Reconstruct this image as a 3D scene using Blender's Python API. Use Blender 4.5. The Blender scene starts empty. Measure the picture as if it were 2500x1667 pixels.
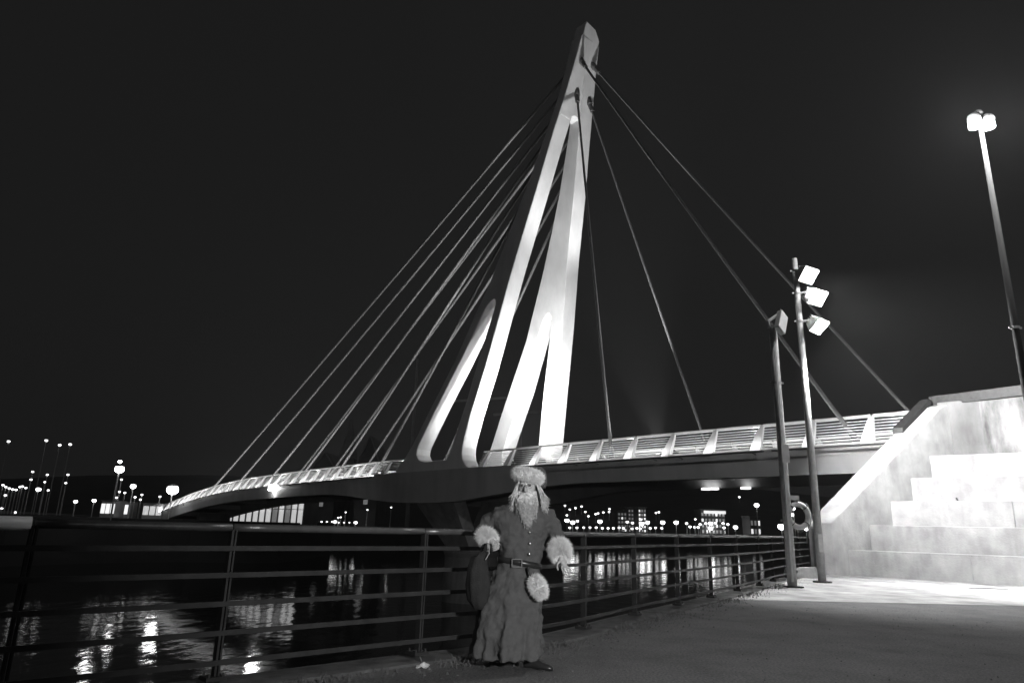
import bpy, bmesh, math, random
from mathutils import Vector, Matrix, noise
random.seed(7)
scene = bpy.context.scene
col = scene.collection
V = Vector

# ------------------------------------------------------------------ camera
F_PX, CX, CY = 1667.0, 1250.0, 833.5           # focal length and centre in photograph pixels (2500 x 1667)
PITCH, ROLL = math.radians(15.2), math.radians(1.6)
CAM = V((0, 0, 1.3))
FW = V((0, math.cos(PITCH), math.sin(PITCH)))
_u0, _r0 = V((0, -math.sin(PITCH), math.cos(PITCH))), V((1, 0, 0))
RT = _r0 * math.cos(ROLL) + _u0 * math.sin(ROLL)
UP = -_r0 * math.sin(ROLL) + _u0 * math.cos(ROLL)
cd = bpy.data.cameras.new('camera'); cam = bpy.data.objects.new('camera', cd); col.objects.link(cam)
cd.sensor_width = 36; cd.lens = 36 * F_PX / 2500; cd.clip_end = 6000; cd.clip_start = 0.05
m = Matrix((RT, UP, -FW)).transposed().to_4x4(); m.translation = CAM
cam.matrix_world = m
scene.camera = cam

# ------------------------------------------------------------------ night sky, moon-weak sun, exposure
w = bpy.data.worlds.new('World'); scene.world = w; w.use_nodes = True
nt = w.node_tree; bg = nt.nodes['Background']
bg.inputs[0].default_value = (1, 1, 1, 1); bg.inputs[1].default_value = 0.0095
sd = bpy.data.lights.new('moon', 'SUN'); sd.energy = 0.02; sd.angle = math.radians(0.5)
so = bpy.data.objects.new('moon', sd); col.objects.link(so); so.rotation_euler = (math.radians(50), 0, math.radians(-40))
scene.view_settings.view_transform = 'Standard'; scene.view_settings.look = 'None'
scene.view_settings.exposure = 0; scene.view_settings.gamma = 1
scene.view_settings.use_curve_mapping = False
try:
    scene.cycles.max_bounces = 6; scene.cycles.volume_bounces = 0
except Exception: pass

# ------------------------------------------------------------------ photograph pixel -> place helpers
def ray(x, y): return FW * F_PX + RT * (x - CX) + UP * (CY - y)
def onz(x, y, z=0.0):
    d = ray(x, y); return CAM + d * ((z - CAM.z) / d.z)
def ondepth(x, y, Y):
    d = ray(x, y); return CAM + d * (Y / d.y)
def lerp_tab(tab, x):
    if x <= tab[0][0]: return tab[0][1]
    for (a, b), (c, d) in zip(tab, tab[1:]):
        if x <= c: return b + (d - b) * (x - a) / (c - a)
    return tab[-1][1]
def smooth(e0, e1, x):
    t = max(0, min(1, (x - e0) / (e1 - e0))); return t * t * (3 - 2 * t)

# ------------------------------------------------------------------ materials (all grey: the photograph is black and white)
MATS = {}
def mat(name, g, rough=0.6, metal=0.0, var=0.0, vscale=2.0, bump=0.0, bscale=30.0, stain=0.0, sscale=0.4, spec=None, coat=0.0):
    if name in MATS: return MATS[name]
    M = bpy.data.materials.new(name); M.use_nodes = True
    N, L = M.node_tree.nodes, M.node_tree.links
    b = N['Principled BSDF']
    b.inputs['Base Color'].default_value = (g, g, g, 1); b.inputs['Roughness'].default_value = rough
    b.inputs['Metallic'].default_value = metal
    if spec is not None: b.inputs['Specular IOR Level'].default_value = spec
    if coat: b.inputs['Coat Weight'].default_value = coat
    tc = N.new('ShaderNodeTexCoord')
    colsock = None
    if var or stain:
        n1 = N.new('ShaderNodeTexNoise'); n1.inputs['Scale'].default_value = vscale; n1.inputs['Detail'].default_value = 8
        L.new(tc.outputs['Object'], n1.inputs['Vector'])
        r1 = N.new('ShaderNodeMapRange'); r1.inputs['From Min'].default_value = .3; r1.inputs['From Max'].default_value = .7
        r1.inputs['To Min'].default_value = g * (1 - var); r1.inputs['To Max'].default_value = g * (1 + var)
        L.new(n1.outputs['Fac'], r1.inputs['Value']); colsock = r1.outputs['Result']
        if stain:
            mp = N.new('ShaderNodeMapping'); mp.inputs['Scale'].default_value = (sscale * 2.2, sscale * 2.2, sscale * .6)
            L.new(tc.outputs['Object'], mp.inputs['Vector'])
            n2 = N.new('ShaderNodeTexNoise'); n2.inputs['Scale'].default_value = 1.0; n2.inputs['Detail'].default_value = 9; n2.inputs['Roughness'].default_value = .65
            L.new(mp.outputs['Vector'], n2.inputs['Vector'])
            r2 = N.new('ShaderNodeMapRange'); r2.inputs['From Min'].default_value = .42; r2.inputs['From Max'].default_value = .68
            r2.inputs['To Min'].default_value = 1.0; r2.inputs['To Max'].default_value = 1 - stain
            L.new(n2.outputs['Fac'], r2.inputs['Value'])
            mu = N.new('ShaderNodeMath'); mu.operation = 'MULTIPLY'; L.new(colsock, mu.inputs[0]); L.new(r2.outputs['Result'], mu.inputs[1])
            colsock = mu.outputs[0]
        L.new(colsock, b.inputs['Base Color'])
    if bump:
        n3 = N.new('ShaderNodeTexNoise'); n3.inputs['Scale'].default_value = bscale; n3.inputs['Detail'].default_value = 6
        L.new(tc.outputs['Object'], n3.inputs['Vector'])
        bp = N.new('ShaderNodeBump'); bp.inputs['Strength'].default_value = bump; bp.inputs['Distance'].default_value = .02
        L.new(n3.outputs['Fac'], bp.inputs['Height']); L.new(bp.outputs['Normal'], b.inputs['Normal'])
    MATS[name] = M; return M
def emit(name, s, g=0.8):
    if name in MATS: return MATS[name]
    M = bpy.data.materials.new(name); M.use_nodes = True
    b = M.node_tree.nodes['Principled BSDF']
    b.inputs['Base Color'].default_value = (g, g, g, 1)
    b.inputs['Emission Color'].default_value = (1, 1, 1, 1); b.inputs['Emission Strength'].default_value = s
    MATS[name] = M; return M
mat('asphalt', .14, .8, var=.5, vscale=38, bump=1.0, bscale=70, stain=.4, sscale=.5)
mat('concrete_paving', .38, .8, var=.3, vscale=1.4, bump=.5, bscale=30, stain=.5, sscale=.4)
mat('concrete', .40, .8, var=.2, vscale=1.6, bump=.45, bscale=18, stain=.3, sscale=.6)
mat('shadow_blotched_concrete', .34, .85, var=.3, vscale=.7, bump=.4, bscale=25, stain=.85, sscale=.42)  # strong dark blotches paint in the shadow lying on the upper wall
mat('dark_concrete', .22, .85, var=.25, vscale=.6, bump=.4, bscale=10, stain=.4, sscale=.3)
mat('bridge_paint', .68, .5, var=.08, vscale=.7, bump=.06, bscale=3, stain=.16, sscale=.35)
mat('girder_paint', .45, .5, var=.08, vscale=.4, stain=.2, sscale=.3)
mat('rail_steel', .75, .4, var=.06, vscale=2)
mat('cable_sheath', .14, .6)
mat('anchor_steel', .12, .5)
mat('deck_floor', .2, .8)
mat('galvanised', .5, .5, metal=.0, var=.18, vscale=6, bump=.1, bscale=40)
mat('dark_steel', .03, .55, metal=.3, var=.3, vscale=8, bump=.15, bscale=60)
mat('handrail_steel', .12, .35, metal=.5, var=.25, vscale=7, bump=.15, bscale=50)
mat('pale_metal', .62, .5, var=.08, vscale=5)
mat('black_plastic', .03, .5)
mat('kerb_stone', .09, .9, var=.4, vscale=5, bump=.6, bscale=25, stain=.5, sscale=1.2)
mat('matt_pole', .05, 1.0, spec=0.0)
mat('rock', .2, .9, var=.35, vscale=3, bump=.7, bscale=12)
mat('earth', .06, .95, var=.3, vscale=.05, bump=.4, bscale=2)
mat('grass', .09, .8, var=.35, vscale=12)
mat('coat_cloth', .075, .9, var=.16, vscale=14, bump=.35, bscale=120)
mat('sack_cloth', .022, .95, var=.25, vscale=10, bump=.5, bscale=90)
mat('fur', .78, .85, var=.12, vscale=30)
mat('beard', .6, .7, var=.35, vscale=45)
mat('skin', .42, .55, var=.08, vscale=30)
mat('leather', .025, .3)
mat('steel_bright', .7, .2, metal=1)
mat('eye_white', .6, .2); mat('eye_dark', .02, .1)
mat('rope', .3, .8, bump=.5, bscale=150)
mat('paper', .6, .8, var=.1, vscale=20)
mat('facade', .3, .8, var=.2, vscale=.3)
mat('facade_dark', .12, .85, var=.25, vscale=.3)
mat('roof', .16, .8, var=.2, vscale=.3)
mat('buoy', .55, .6, var=.1, vscale=6)
emit('far_hot', 9); emit('far_mid', 4); emit('bank_hot', 14); emit('lamp_hot', 30); emit('lamp_mid', 9); emit('lamp_dim', 2.0); emit('lamp_faint', .35)
emit('window_lit', 1.0); emit('window_dim', .12); emit('hall_glow', .5)

# water: dark glossy sheet with fine wavelets
Mw = bpy.data.materials.new('water'); Mw.use_nodes = True; MATS['water'] = Mw
N, L = Mw.node_tree.nodes, Mw.node_tree.links; b = N['Principled BSDF']
b.inputs['Base Color'].default_value = (.012, .012, .012, 1); b.inputs['Roughness'].default_value = .06; b.inputs['IOR'].default_value = 1.33
tc = N.new('ShaderNodeTexCoord')
mp = N.new('ShaderNodeMapping'); mp.inputs['Scale'].default_value = (1.0, .55, 1); L.new(tc.outputs['Object'], mp.inputs['Vector'])
n1 = N.new('ShaderNodeTexNoise'); n1.inputs['Scale'].default_value = .9; n1.inputs['Detail'].default_value = 5; L.new(mp.outputs['Vector'], n1.inputs['Vector'])
bp = N.new('ShaderNodeBump'); bp.inputs['Strength'].default_value = .26; bp.inputs['Distance'].default_value = .12
L.new(n1.outputs['Fac'], bp.inputs['Height']); L.new(bp.outputs['Normal'], b.inputs['Normal'])

# ------------------------------------------------------------------ mesh building
class MB:
    def __init__(s): s.v = []; s.f = []; s.m = []; s.cur = 0
    def add(s, vs, fs):
        o = len(s.v); s.v += [V(p) for p in vs]
        for q in fs: s.f.append(tuple(o + i for i in q)); s.m.append(s.cur)
        return s
    def hexa(s, p):   # 8 corners: bottom 0-3, top 4-7
        return s.add(p, [(3, 2, 1, 0), (4, 5, 6, 7), (0, 1, 5, 4), (1, 2, 6, 5), (2, 3, 7, 6), (3, 0, 4, 7)])
    def box(s, c, size, R=None):
        c = V(c); hx, hy, hz = [q / 2 for q in size]
        p = [V((x, y, z)) for z in (-hz, hz) for x, y in ((-hx, -hy), (hx, -hy), (hx, hy), (-hx, hy))]
        if R is not None: p = [R @ q for q in p]
        return s.hexa([c + q for q in p])
    def tube(s, pts, rad, seg=8, caps=True, ref=None):
        pts = [V(p) for p in pts]; n = len(pts)
        rads = rad if isinstance(rad, (list, tuple)) else [rad] * n
        rings = []; prev = None
        for i, p in enumerate(pts):
            d = (pts[min(i + 1, n - 1)] - pts[max(i - 1, 0)]).normalized()
            if prev is None:
                a = V((0, 0, 1)) if abs(d.z) < .9 else V((1, 0, 0))
                x = d.cross(a).normalized()
            else:
                x = (prev - d * prev.dot(d)).normalized()
            prev = x; y = d.cross(x)
            rings.append([p + (x * math.cos(2 * math.pi * k / seg) + y * math.sin(2 * math.pi * k / seg)) * rads[i] for k in range(seg)])
        return s.loft(rings, caps)
    def loft(s, rings, caps=True, closed=True):
        n = len(rings[0]); vs = [q for r in rings for q in r]; fs = []
        for i in range(len(rings) - 1):
            for k in range(n if closed else n - 1):
                a, b2 = i * n + k, i * n + (k + 1) % n
                fs.append((a, b2, b2 + n, a + n))
        if caps and closed:
            fs.append(tuple(range(n - 1, -1, -1))); o = (len(rings) - 1) * n; fs.append(tuple(range(o, o + n)))
        return s.add(vs, fs)
    def ball(s, c, r, seg=10, rings=7):
        c = V(c); r = V(r) if isinstance(r, (tuple, list, Vector)) else V((r, r, r)); R = []
        for i in range(rings + 1):
            th = math.pi * (i + .02) / (rings + .04)
            R.append([c + V((r.x * math.sin(th) * math.cos(2 * math.pi * k / seg), r.y * math.sin(th) * math.sin(2 * math.pi * k / seg), -r.z * math.cos(th))) for k in range(seg)])
        return s.loft(R)
    def torus(s, c, R, r, ax, seg=24, sg=8):
        ax = V(ax).normalized(); a = V((0, 0, 1)) if abs(ax.z) < .9 else V((1, 0, 0))
        x = ax.cross(a).normalized(); y = ax.cross(x); c = V(c); vs = []; fs = []
        for i in range(seg):
            t = 2 * math.pi * i / seg; d = x * math.cos(t) + y * math.sin(t)
            for k in range(sg):
                u = 2 * math.pi * k / sg; vs.append(c + d * (R + r * math.cos(u)) + ax * r * math.sin(u))
        for i in range(seg):
            for k in range(sg):
                fs.append((i * sg + k, ((i + 1) % seg) * sg + k, ((i + 1) % seg) * sg + (k + 1) % sg, i * sg + (k + 1) % sg))
        return s.add(vs, fs)
    def slot(s, i): s.cur = i; return s
    def build(s, name, mats, parent=None, local=False, smooth_=False, bevel=0, fixn=True):
        off = V((0, 0, 0))
        if parent is not None and not local:
            q = parent
            while q is not None: off += q.location; q = q.parent
        me = bpy.data.meshes.new(name)
        me.from_pydata([tuple(p - off) for p in s.v], [], s.f)
        for x in (mats if isinstance(mats, (list, tuple)) else [mats]): me.materials.append(MATS[x])
        me.polygons.foreach_set('material_index', s.m)
        if fixn:
            bm = bmesh.new(); bm.from_mesh(me); bmesh.ops.recalc_face_normals(bm, faces=bm.faces); bm.to_mesh(me); bm.free()
        if smooth_: me.polygons.foreach_set('use_smooth', [True] * len(me.polygons))
        me.update()
        o = bpy.data.objects.new(name, me); col.objects.link(o)
        if parent is not None: o.parent = parent
        if bevel:
            bv = o.modifiers.new('bevel', 'BEVEL'); bv.width = bevel; bv.segments = 2; bv.limit_method = 'ANGLE'; bv.angle_limit = math.radians(40)
        return o
def tag(o, label=None, cat=None, group=None, kind=None):
    if label: o['label'] = label
    if cat: o['category'] = cat
    if group: o['group'] = group
    if kind: o['kind'] = kind
    return o
def thing(name, label, cat, loc=(0, 0, 0), group=None):
    o = bpy.data.objects.new(name, None); col.objects.link(o); o.location = loc; o.empty_display_size = .3
    return tag(o, label, cat, group)
def light(name, kind, loc, power, parent=None, aim=None, size=.2, angle=None, blend=.5):
    d = bpy.data.lights.new(name, kind); d.energy = power
    if kind in ('POINT', 'SPOT'): d.shadow_soft_size = size
    if kind == 'SPOT': d.spot_size = math.radians(angle); d.spot_blend = blend
    o = bpy.data.objects.new(name, d); col.objects.link(o)
    loc = V(loc); off = V((0, 0, 0))
    if parent is not None:
        q = parent
        while q is not None: off += q.location; q = q.parent
        o.parent = parent
    o.location = loc - off
    if aim is not None: o.rotation_euler = (V(aim) - loc).to_track_quat('-Z', 'Y').to_euler()
    return o
ROOT = None

# ------------------------------------------------------------------ SETTING: water, plaza, far banks, hill
WATER_Z = -4.0
mb = MB(); mb.add([(-985, -285, WATER_Z), (985, -285, WATER_Z), (985, 1000, WATER_Z), (-985, 1000, WATER_Z)], [(0, 1, 2, 3)])
tag(mb.build('water', 'water'), kind='structure')

# line of the quay railing in plan (from post feet seen in the photograph)
RAILPTS = [(-7.6, 1.4), (-5.4, 3.2), (-3.35, 5.02), (-2.3, 5.95), (-.85, 7.3), (.15, 8.2), (1.02, 9.43), (1.97, 11.03), (3.03, 12.67), (4.08, 14.31), (5.19, 16.09), (6.32, 17.92), (7.35, 19.75), (8.5, 21.6), (9.6, 23.3), (10.3, 24.4)]
def catmull(P, n=8):
    out = []
    for i in range(len(P) - 1):
        p0, p1, p2, p3 = V(P[max(i - 1, 0)]), V(P[i]), V(P[i + 1]), V(P[min(i + 2, len(P) - 1)])
        for k in range(n):
            t = k / n
            out.append(.5 * ((2 * p1) + (p2 - p0) * t + (2 * p0 - 5 * p1 + 4 * p2 - p3) * t * t + (3 * p1 - p0 - 3 * p2 + p3) * t ** 3))
    out.append(V(P[-1])); return out
RC = catmull(RAILPTS, 6)
def off_curve(C, d):   # offset to the left (water side) by d
    out = []
    for i, p in enumerate(C):
        t = (C[min(i + 1, len(C) - 1)] - C[max(i - 1, 0)]).normalized(); out.append(p + V((-t.y, t.x)) * d)
    return out
def slab(name, poly, z0, z1, m_, kind='structure'):
    mb = MB(); n = len(poly)
    mb.add([(p[0], p[1], z0) for p in poly] + [(p[0], p[1], z1) for p in poly],
           [tuple(range(n - 1, -1, -1)), tuple(range(n, 2 * n))] + [(i, (i + 1) % n, n + (i + 1) % n, n + i) for i in range(n)])
    return tag(mb.build(name, m_), kind=kind)
edge = off_curve(RC, .42)
poly = [tuple(p) for p in edge] + [(22, 40), (60, 60), (160, 30), (160, -120), (-60, -120), (-40, -30)]
slab('plaza_ground', poly, -5, 0, 'asphalt')
# pale concrete paving in front of the terraces, laid 5 mm proud
inner = off_curve(RC, -.02)
strip = [(p.x, p.y) for p in inner if p.y > 14.6]
p_a, p_b = onz(1760, 1463), onz(2500, 1479)
dirx = (p_b - p_a); far_r = p_a + dirx * 4
strip = [(p_a.x - .25, p_a.y)] + strip + [(14, 28), (40, 30), (far_r.x, far_r.y)]
slab('concrete_paving', strip, -.2, .006, 'concrete_paving')
# low edge beam under the railing
mb = MB(); e0, e1 = off_curve(RC, .3), off_curve(RC, -.16)
rings = []
for p, q in zip(e0, e1): rings.append([V((p.x, p.y, -.3)), V((p.x, p.y, .025)), V((q.x, q.y, .025)), V((q.x, q.y, -.3))])
mb.loft(rings)
tag(mb.build('quay_edge_kerb', 'kerb_stone', bevel=.01), kind='structure')

# ------------------------------------------------------------------ THE BRIDGE
A = V((-.672, .741, 0)).normalized()        # along the deck, away from the near bank
NN = V((.741, .672, 0)).normalized()        # across the deck, away from the camera
P0 = V((3.42, 42.3, 0))
WR = 6.0                                     # distance between the two handrails
def B(t, n, z): return P0 + A * t + NN * n + V((0, 0, z))
RAILZ = [(-30, 6.3), (0, 6.32), (20, 6.26), (36, 6.05), (50, 5.72), (57, 5.3), (64, 4.65), (70, 3.95), (76, 3.1), (82, 2.4)]
def zrail(t):
    return sum(lerp_tab(RAILZ, t + d) for d in (-4, -2, 0, 2, 4)) / 5
def zdeck(t): return zrail(t) - 1.22
T0, T1 = -21.2, 79.0
bridge = thing('cable_stayed_bridge', 'pale cable-stayed footbridge with a split leaning pylon, crossing the dark water', 'bridge', B(12, 3, 0))

def haunch(t): return smooth(-2, 11, t) * (1 - smooth(14, 30, t))
def gbot(t): return zdeck(t) - 1.22 - 1.0 * haunch(t)
def gout(t): return -.8 - .58 * smooth(1.5, 6.6, t) * (1 - smooth(17.2, 26, t))
ts = [T0 + (T1 - T0) * i / 130 for i in range(131)]
for side in (0, 1):
    mb = MB(); rings = []
    for t in ts:
        zt, zb, no = zdeck(t) + .04, gbot(t), gout(t)
        sec = [(no, zt), (no, zt - .5), (no + .10, zb), (no + .75, zb), (.55, zt - .55), (.55, zt - .03)]
        if side: sec = [(WR - q, z) for q, z in sec]
        rings.append([B(t, q, z) for q, z in sec])
    mb.loft(rings); mb.build('edge_girder', 'girder_paint', bridge)
mb = MB(); rings = []
for t in ts:
    zt = zdeck(t)
    rings.append([B(t, q, z) for q, z in ((.5, zt), (.5, zt - .3), (WR - .5, zt - .3), (WR - .5, zt))])
mb.loft(rings); mb.build('deck_slab', 'deck_floor', bridge)
# cross beams under the deck
for i in range(12):
    t = -16 + i * 8; zt = zdeck(t)
    mb = MB(); mb.hexa([B(t + dt, q, zz) for zz in (zt - .85, zt - .29) for dt, q in ((-.15, .3), (.15, .3), (.15, WR - .3), (-.15, WR - .3))])
    mb.build('cross_beam', 'girder_paint', bridge)

# pylon legs: two leaning plates with a long slot
K, NB, ZB, TH = .1023, -1.3, 5.0, 1.3
LT = [(3.2, 17.6), (4.9, 17.0), (5.4, 16.45), (5.9, 16.0), (7.15, 14.95), (9.67, 13.35), (13.24, 11.0), (17.4, 8.75), (19.2, 7.75), (26.95, 4.5), (33.1, 2.25), (38.7, 1.2)]
RTb = [(3.2, 6.6), (5.0, 7.3), (5.15, 7.75), (5.35, 8.15), (5.7, 8.5), (6.1, 8.66), (6.6, 8.7), (7.2, 8.62), (8.85, 8.25), (12.1, 7.25), (19.4, 5.45), (25.07, 3.82), (29.45, 2.62), (32.7, 1.6), (35.2, .92), (38.5, .15)]
SLt = [(5.8, 13.1), (5.86, 13.5), (6.05, 13.9), (6.4, 14.2), (6.8, 14.22), (7.15, 14.08), (9.67, 12.55), (13.24, 10.2), (16.9, 8.02), (17.15, 7.78), (17.35, 7.45), (17.42, 7.2)]
SRt = [(5.8, 10.35), (6.57, 10.0), (8.35, 9.4), (9.88, 8.9), (11.68, 8.45), (14.5, 7.65), (16.6, 7.0), (17.0, 6.92), (17.25, 6.97), (17.38, 7.08), (17.42, 7.2)]
zl = sorted(set([3.2 + .4 * i for i in range(5)] + [5.0 + .1 * i for i in range(24)] + [7.4 + .35 * i for i in range(28)] + [16.9, 17.05, 17.2, 17.3, 17.38, 17.42] + [17.8 + .6 * i for i in range(35)] + [5.8]))
zl = [z for z in zl if 4.5 < z <= 37.85]
ZS0, ZS1 = 5.8, 17.42
FL = [(3.2, 16.5), (5.0, 16.0), (7.56, 14.19), (9.89, 12.83), (15.54, 9.31), (20.5, 6.95), (23, 5.9), (26.5, 4.5), (31, 3.05), (38.5, 1.2)]
FR = [(3.2, 7.9), (6.24, 7.49), (10.8, 6.44), (16, 5.23), (21.3, 4.15), (26.2, 2.97), (30.2, 2.13), (36.3, .75), (38.5, .15)]
FSL = [(5.8, 12.4), (6.2, 12.95), (7.0, 12.85), (8.3, 12.1), (11.9, 9.9), (16.4, 7.55), (17.1, 7.1), (17.42, 6.6)]
FSR = [(5.8, 8.95), (7.5, 8.56), (11.45, 7.66), (15, 6.72), (16.6, 6.35), (17.1, 6.3), (17.42, 6.56)]
NSH = .5                                      # the far plate stands a little further out
def leg_point(side, t, z, depth):
    n_ = NB + K * (z - ZB) + depth
    if z < ZB: n_ = NB + depth
    if side: n_ = WR + NSH * (1 - max(0, z - ZB) / 40) - n_
    return B(t, n_, z)
def leg_ts(side, z):
    l, r = lerp_tab(LT, z), lerp_tab(RTb, z)
    if ZS0 <= z <= ZS1: a, c = lerp_tab(SLt, z), lerp_tab(SRt, z)
    elif z > ZS1: a = c = None
    else: a, c = 13.1, 10.35
    if a is None:
        a, c = l + (r - l) * .48, l + (r - l) * .52
    if abs(z - ZS1) < 1e-6: a, c = 7.22, 7.18
    if side:
        l, r = lerp_tab(FL, z), lerp_tab(FR, z)
        if ZS0 <= z <= ZS1: a, c = lerp_tab(FSL, z), lerp_tab(FSR, z)
        elif z < ZS0: a, c = 12.9, 9.0
        else: a, c = l + (r - l) * .45, l + (r - l) * .55
        if a - c < .04: a, c = (a + c) / 2 + .02, (a + c) / 2 - .02
    return l, a, c, r
def plate(side):
    mb = MB(); vs = []; fs = []
    for z in zl:
        tt = leg_ts(side, z)
        for dep in (0, TH):
            for t in tt: vs.append(leg_point(side, t, z, dep))
    for i in range(len(zl) - 1):
        zm = (zl[i] + zl[i + 1]) / 2; insl = ZS0 < zm < ZS1
        o, u = i * 8, (i + 1) * 8
        for c in range(3):
            if c == 1 and insl: continue
            fs += [(o + c, o + c + 1, u + c + 1, u + c), (o + 4 + c, u + 4 + c, u + 4 + c + 1, o + 4 + c + 1)]
        fs += [(o, u, u + 4, o + 4), (o + 3, o + 7, u + 7, u + 3)]
        if insl: fs += [(o + 1, o + 5, u + 5, u + 1), (o + 2, u + 2, u + 6, o + 6)]
    for zq in (ZS0, ZS1):
        i = zl.index(zq); o = i * 8; fs.append((o + 1, o + 2, o + 6, o + 5))
    fs += [(0, 1, 2, 3, 7, 6, 5, 4)]; o = (len(zl) - 1) * 8; fs += [(o, o + 1, o + 2, o + 3, o + 7, o + 6, o + 5, o + 4)]
    mb.add(vs, fs)
    return mb.build('pylon_leg', 'bridge_paint', bridge, bevel=.07)
for s_ in (0, 1): plate(s_)
# pylon head: block that joins the two plates, with a half-round crotch below and a chamfered crown
mb = MB(); rings = []
def head_ring(z, lo, hi, tl, tr): return [B(tl, lo, z), B(tr, lo, z), B(tr, hi, z), B(tl, hi, z)]
def n_out(z): return NB + K * (z - ZB)
def n_far(z): return WR + NSH * (1 - (z - ZB) / 40) - n_out(z)
ZC = 31.2
nin0, nin1 = n_out(ZC) + TH, n_far(ZC) - TH
midn, hw = (nin0 + nin1) / 2, (nin1 - nin0) / 2
arch = []
for i in range(13):
    ph = math.pi * i / 12; arch.append((midn - (hw + .12) * math.cos(ph), ZC + (hw + .05) * math.sin(ph)))
outl = arch + [(n_far(ZC) - .1, ZC), (n_far(37.9) - .1, 37.9), (n_far(38.6) - .62, 38.55), (n_out(38.7) + .15, 38.75), (n_out(ZC) + .1, ZC)]
r0 = []; r1 = []
for q, z in outl:
    r0.append(B(lerp_tab(LT, z) - .03, q, z)); r1.append(B(lerp_tab(RTb, z) - .02, q, z))
mb.loft([r0, r1]); mb.build('pylon_head', 'bridge_paint', bridge, bevel=.03)

# cables
def cable(p, q, r=.12):
    mb = MB(); mb.tube([p, p.lerp(q, .35) - V((0, 0, .15)), p.lerp(q, .7) - V((0, 0, .15)), q], r, 6, False)
    return mb.build('stay_cable', 'cable_sheath', bridge, smooth_=True)
def socket(p, q, r=.22, le=1.5, m_='anchor_steel'):
    d = (q - p).normalized()
    mb = MB(); mb.tube([p - d * .1, p + d * le * .4, p + d * le * .45, p + d * le], [r, r, r * .8, r * .7], 8)
    mb.build('cable_anchor', m_, bridge, smooth_=False)
# side span: five pairs going away from the near bank
tl_ = [21.6, 28.6, 36.0, 43.5, 52.5, 61.0]
for i, t in enumerate(tl_):
    zt = 26.5 + i * 1.75
    for n0, side in ((-.15, 0), (WR + .15, 1)):
        nt_ = n_out(zt) + .45 if side == 0 else n_far(zt) - .45
        top = B(lerp_tab(LT, zt) - .1, nt_, zt)
        bot = B(t, n0, zdeck(t) + .1)
        cable(top, bot); socket(bot, top, .16, 1.5, 'cable_sheath')
# back stays towards the near bank
for tb, z_top, side in ((-3.9, 33.5, 0), (-6.5, 33.4, 1), (-17.4, 35.8, 0), (-19.0, 36.0, 1)):
    nt_ = n_out(z_top) + (1.05 if tb > -10 else .6) if side == 0 else n_far(z_top) - .5
    top = B(lerp_tab(RTb, z_top) + .12, nt_, z_top)
    bot = B(tb, -.2 if side == 0 else WR + .2, zdeck(tb) + .1)
    cable(top, bot, .09); socket(top, bot, .24, 1.2); socket(bot, top, .14, 1.7)

# railings: tapered posts leaning inwards, handrail pieces and slat panels
posts = [i * 2.5 - 20.5 for i in range(13)] + [17.3 + i * 2.05 for i in range(30)]
def rail_pt(side, t, h, out=0):   # h = 0 (deck) .. 1 (handrail)
    n_ = -.65 + .65 * h - out
    return B(t, n_ if side == 0 else WR - n_, zdeck(t) + 1.2 * h)
def skip(side, t):
    z = 5.5
    lo, hi = (7.6, 16.8) if side == 0 else (7.6, 16.8)
    return lo < t < hi
for side in (0, 1):
    for i, t in enumerate(posts):
        if not skip(side, t):
            mb = MB(); P = []
            for h, wd, de in ((-.05, .26, .26), (.55, .19, .2), (1.0, .10, .1)):
                P.append([rail_pt(side, t - wd, h, de), rail_pt(side, t + wd, h, de), rail_pt(side, t + wd * .8, h, -.06), rail_pt(side, t - wd * .8, h, -.06)])
            mb.loft(P); mb.build('railing_post', 'rail_steel', bridge)
        if i + 1 < len(posts):
            ta, tb = t + .05, posts[i + 1] - .05
            if side == 0 or True:
                if skip(side, ta) and skip(side, tb): continue
                if skip(side, tb): tb = 7.6
                if skip(side, ta): ta = 16.8
            mb = MB()
            mb.hexa([rail_pt(side, tt, h, o) for h in (.97, 1.08) for tt, o in ((ta, .09), (tb, .09), (tb, -.09), (ta, -.09))])
            mb.build('handrail', 'rail_steel', bridge)
            mb = MB()
            for k in range(8):
                h = .07 + k * .112
                mb.hexa([rail_pt(side, tt, h + dh, o) for dh in (-.014, .014) for tt, o in ((ta - .04, .03), (tb + .04, .03), (tb + .04, -.03), (ta - .04, -.03))])
            mb.build('slat_panel', 'rail_steel', bridge)
# pier under the pylon
mb = MB(); rings = []
pc = B(12.2, 3, 0)
for z, r in ((-6, 2.15), (-4.2, 2.1), (-.9, 2.0), (-.6, 2.12), (-.45, 2.12)):
    rings.append([pc + V((r * math.cos(k * math.pi / 14), r * math.sin(k * math.pi / 14), z)) for k in range(28)])
mb.loft(rings); mb.build('pier_column', 'dark_concrete', bridge)
for s_ in (-1, 1):
    mb = MB(); x0 = 3 + s_ * .7
    mb.hexa([B(12.2 + dt, q, -.5) for dt, q in ((-1.3, x0 - .5), (1.3, x0 - .5), (1.3, x0 + .5), (-1.3, x0 + .5))] +
            [B(12.2 + dt, q, 3.2) for dt, q in ((-2.4, 3 + s_ * 3.4 - .55), (2.4, 3 + s_ * 3.4 - .55), (2.4, 3 + s_ * 3.4 + .55), (-2.4, 3 + s_ * 3.4 + .55))])
    mb.build('pier_strut', 'concrete', bridge)
# end pier near the far bank
mb = MB(); mb.hexa([B(66 + dt, q, z) for z in (-6, gbot(66) + .05) for dt, q in ((-.6, 1), (.6, 1), (.6, WR - 1), (-.6, WR - 1))]); mb.build('end_pier', 'dark_concrete', bridge)

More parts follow.
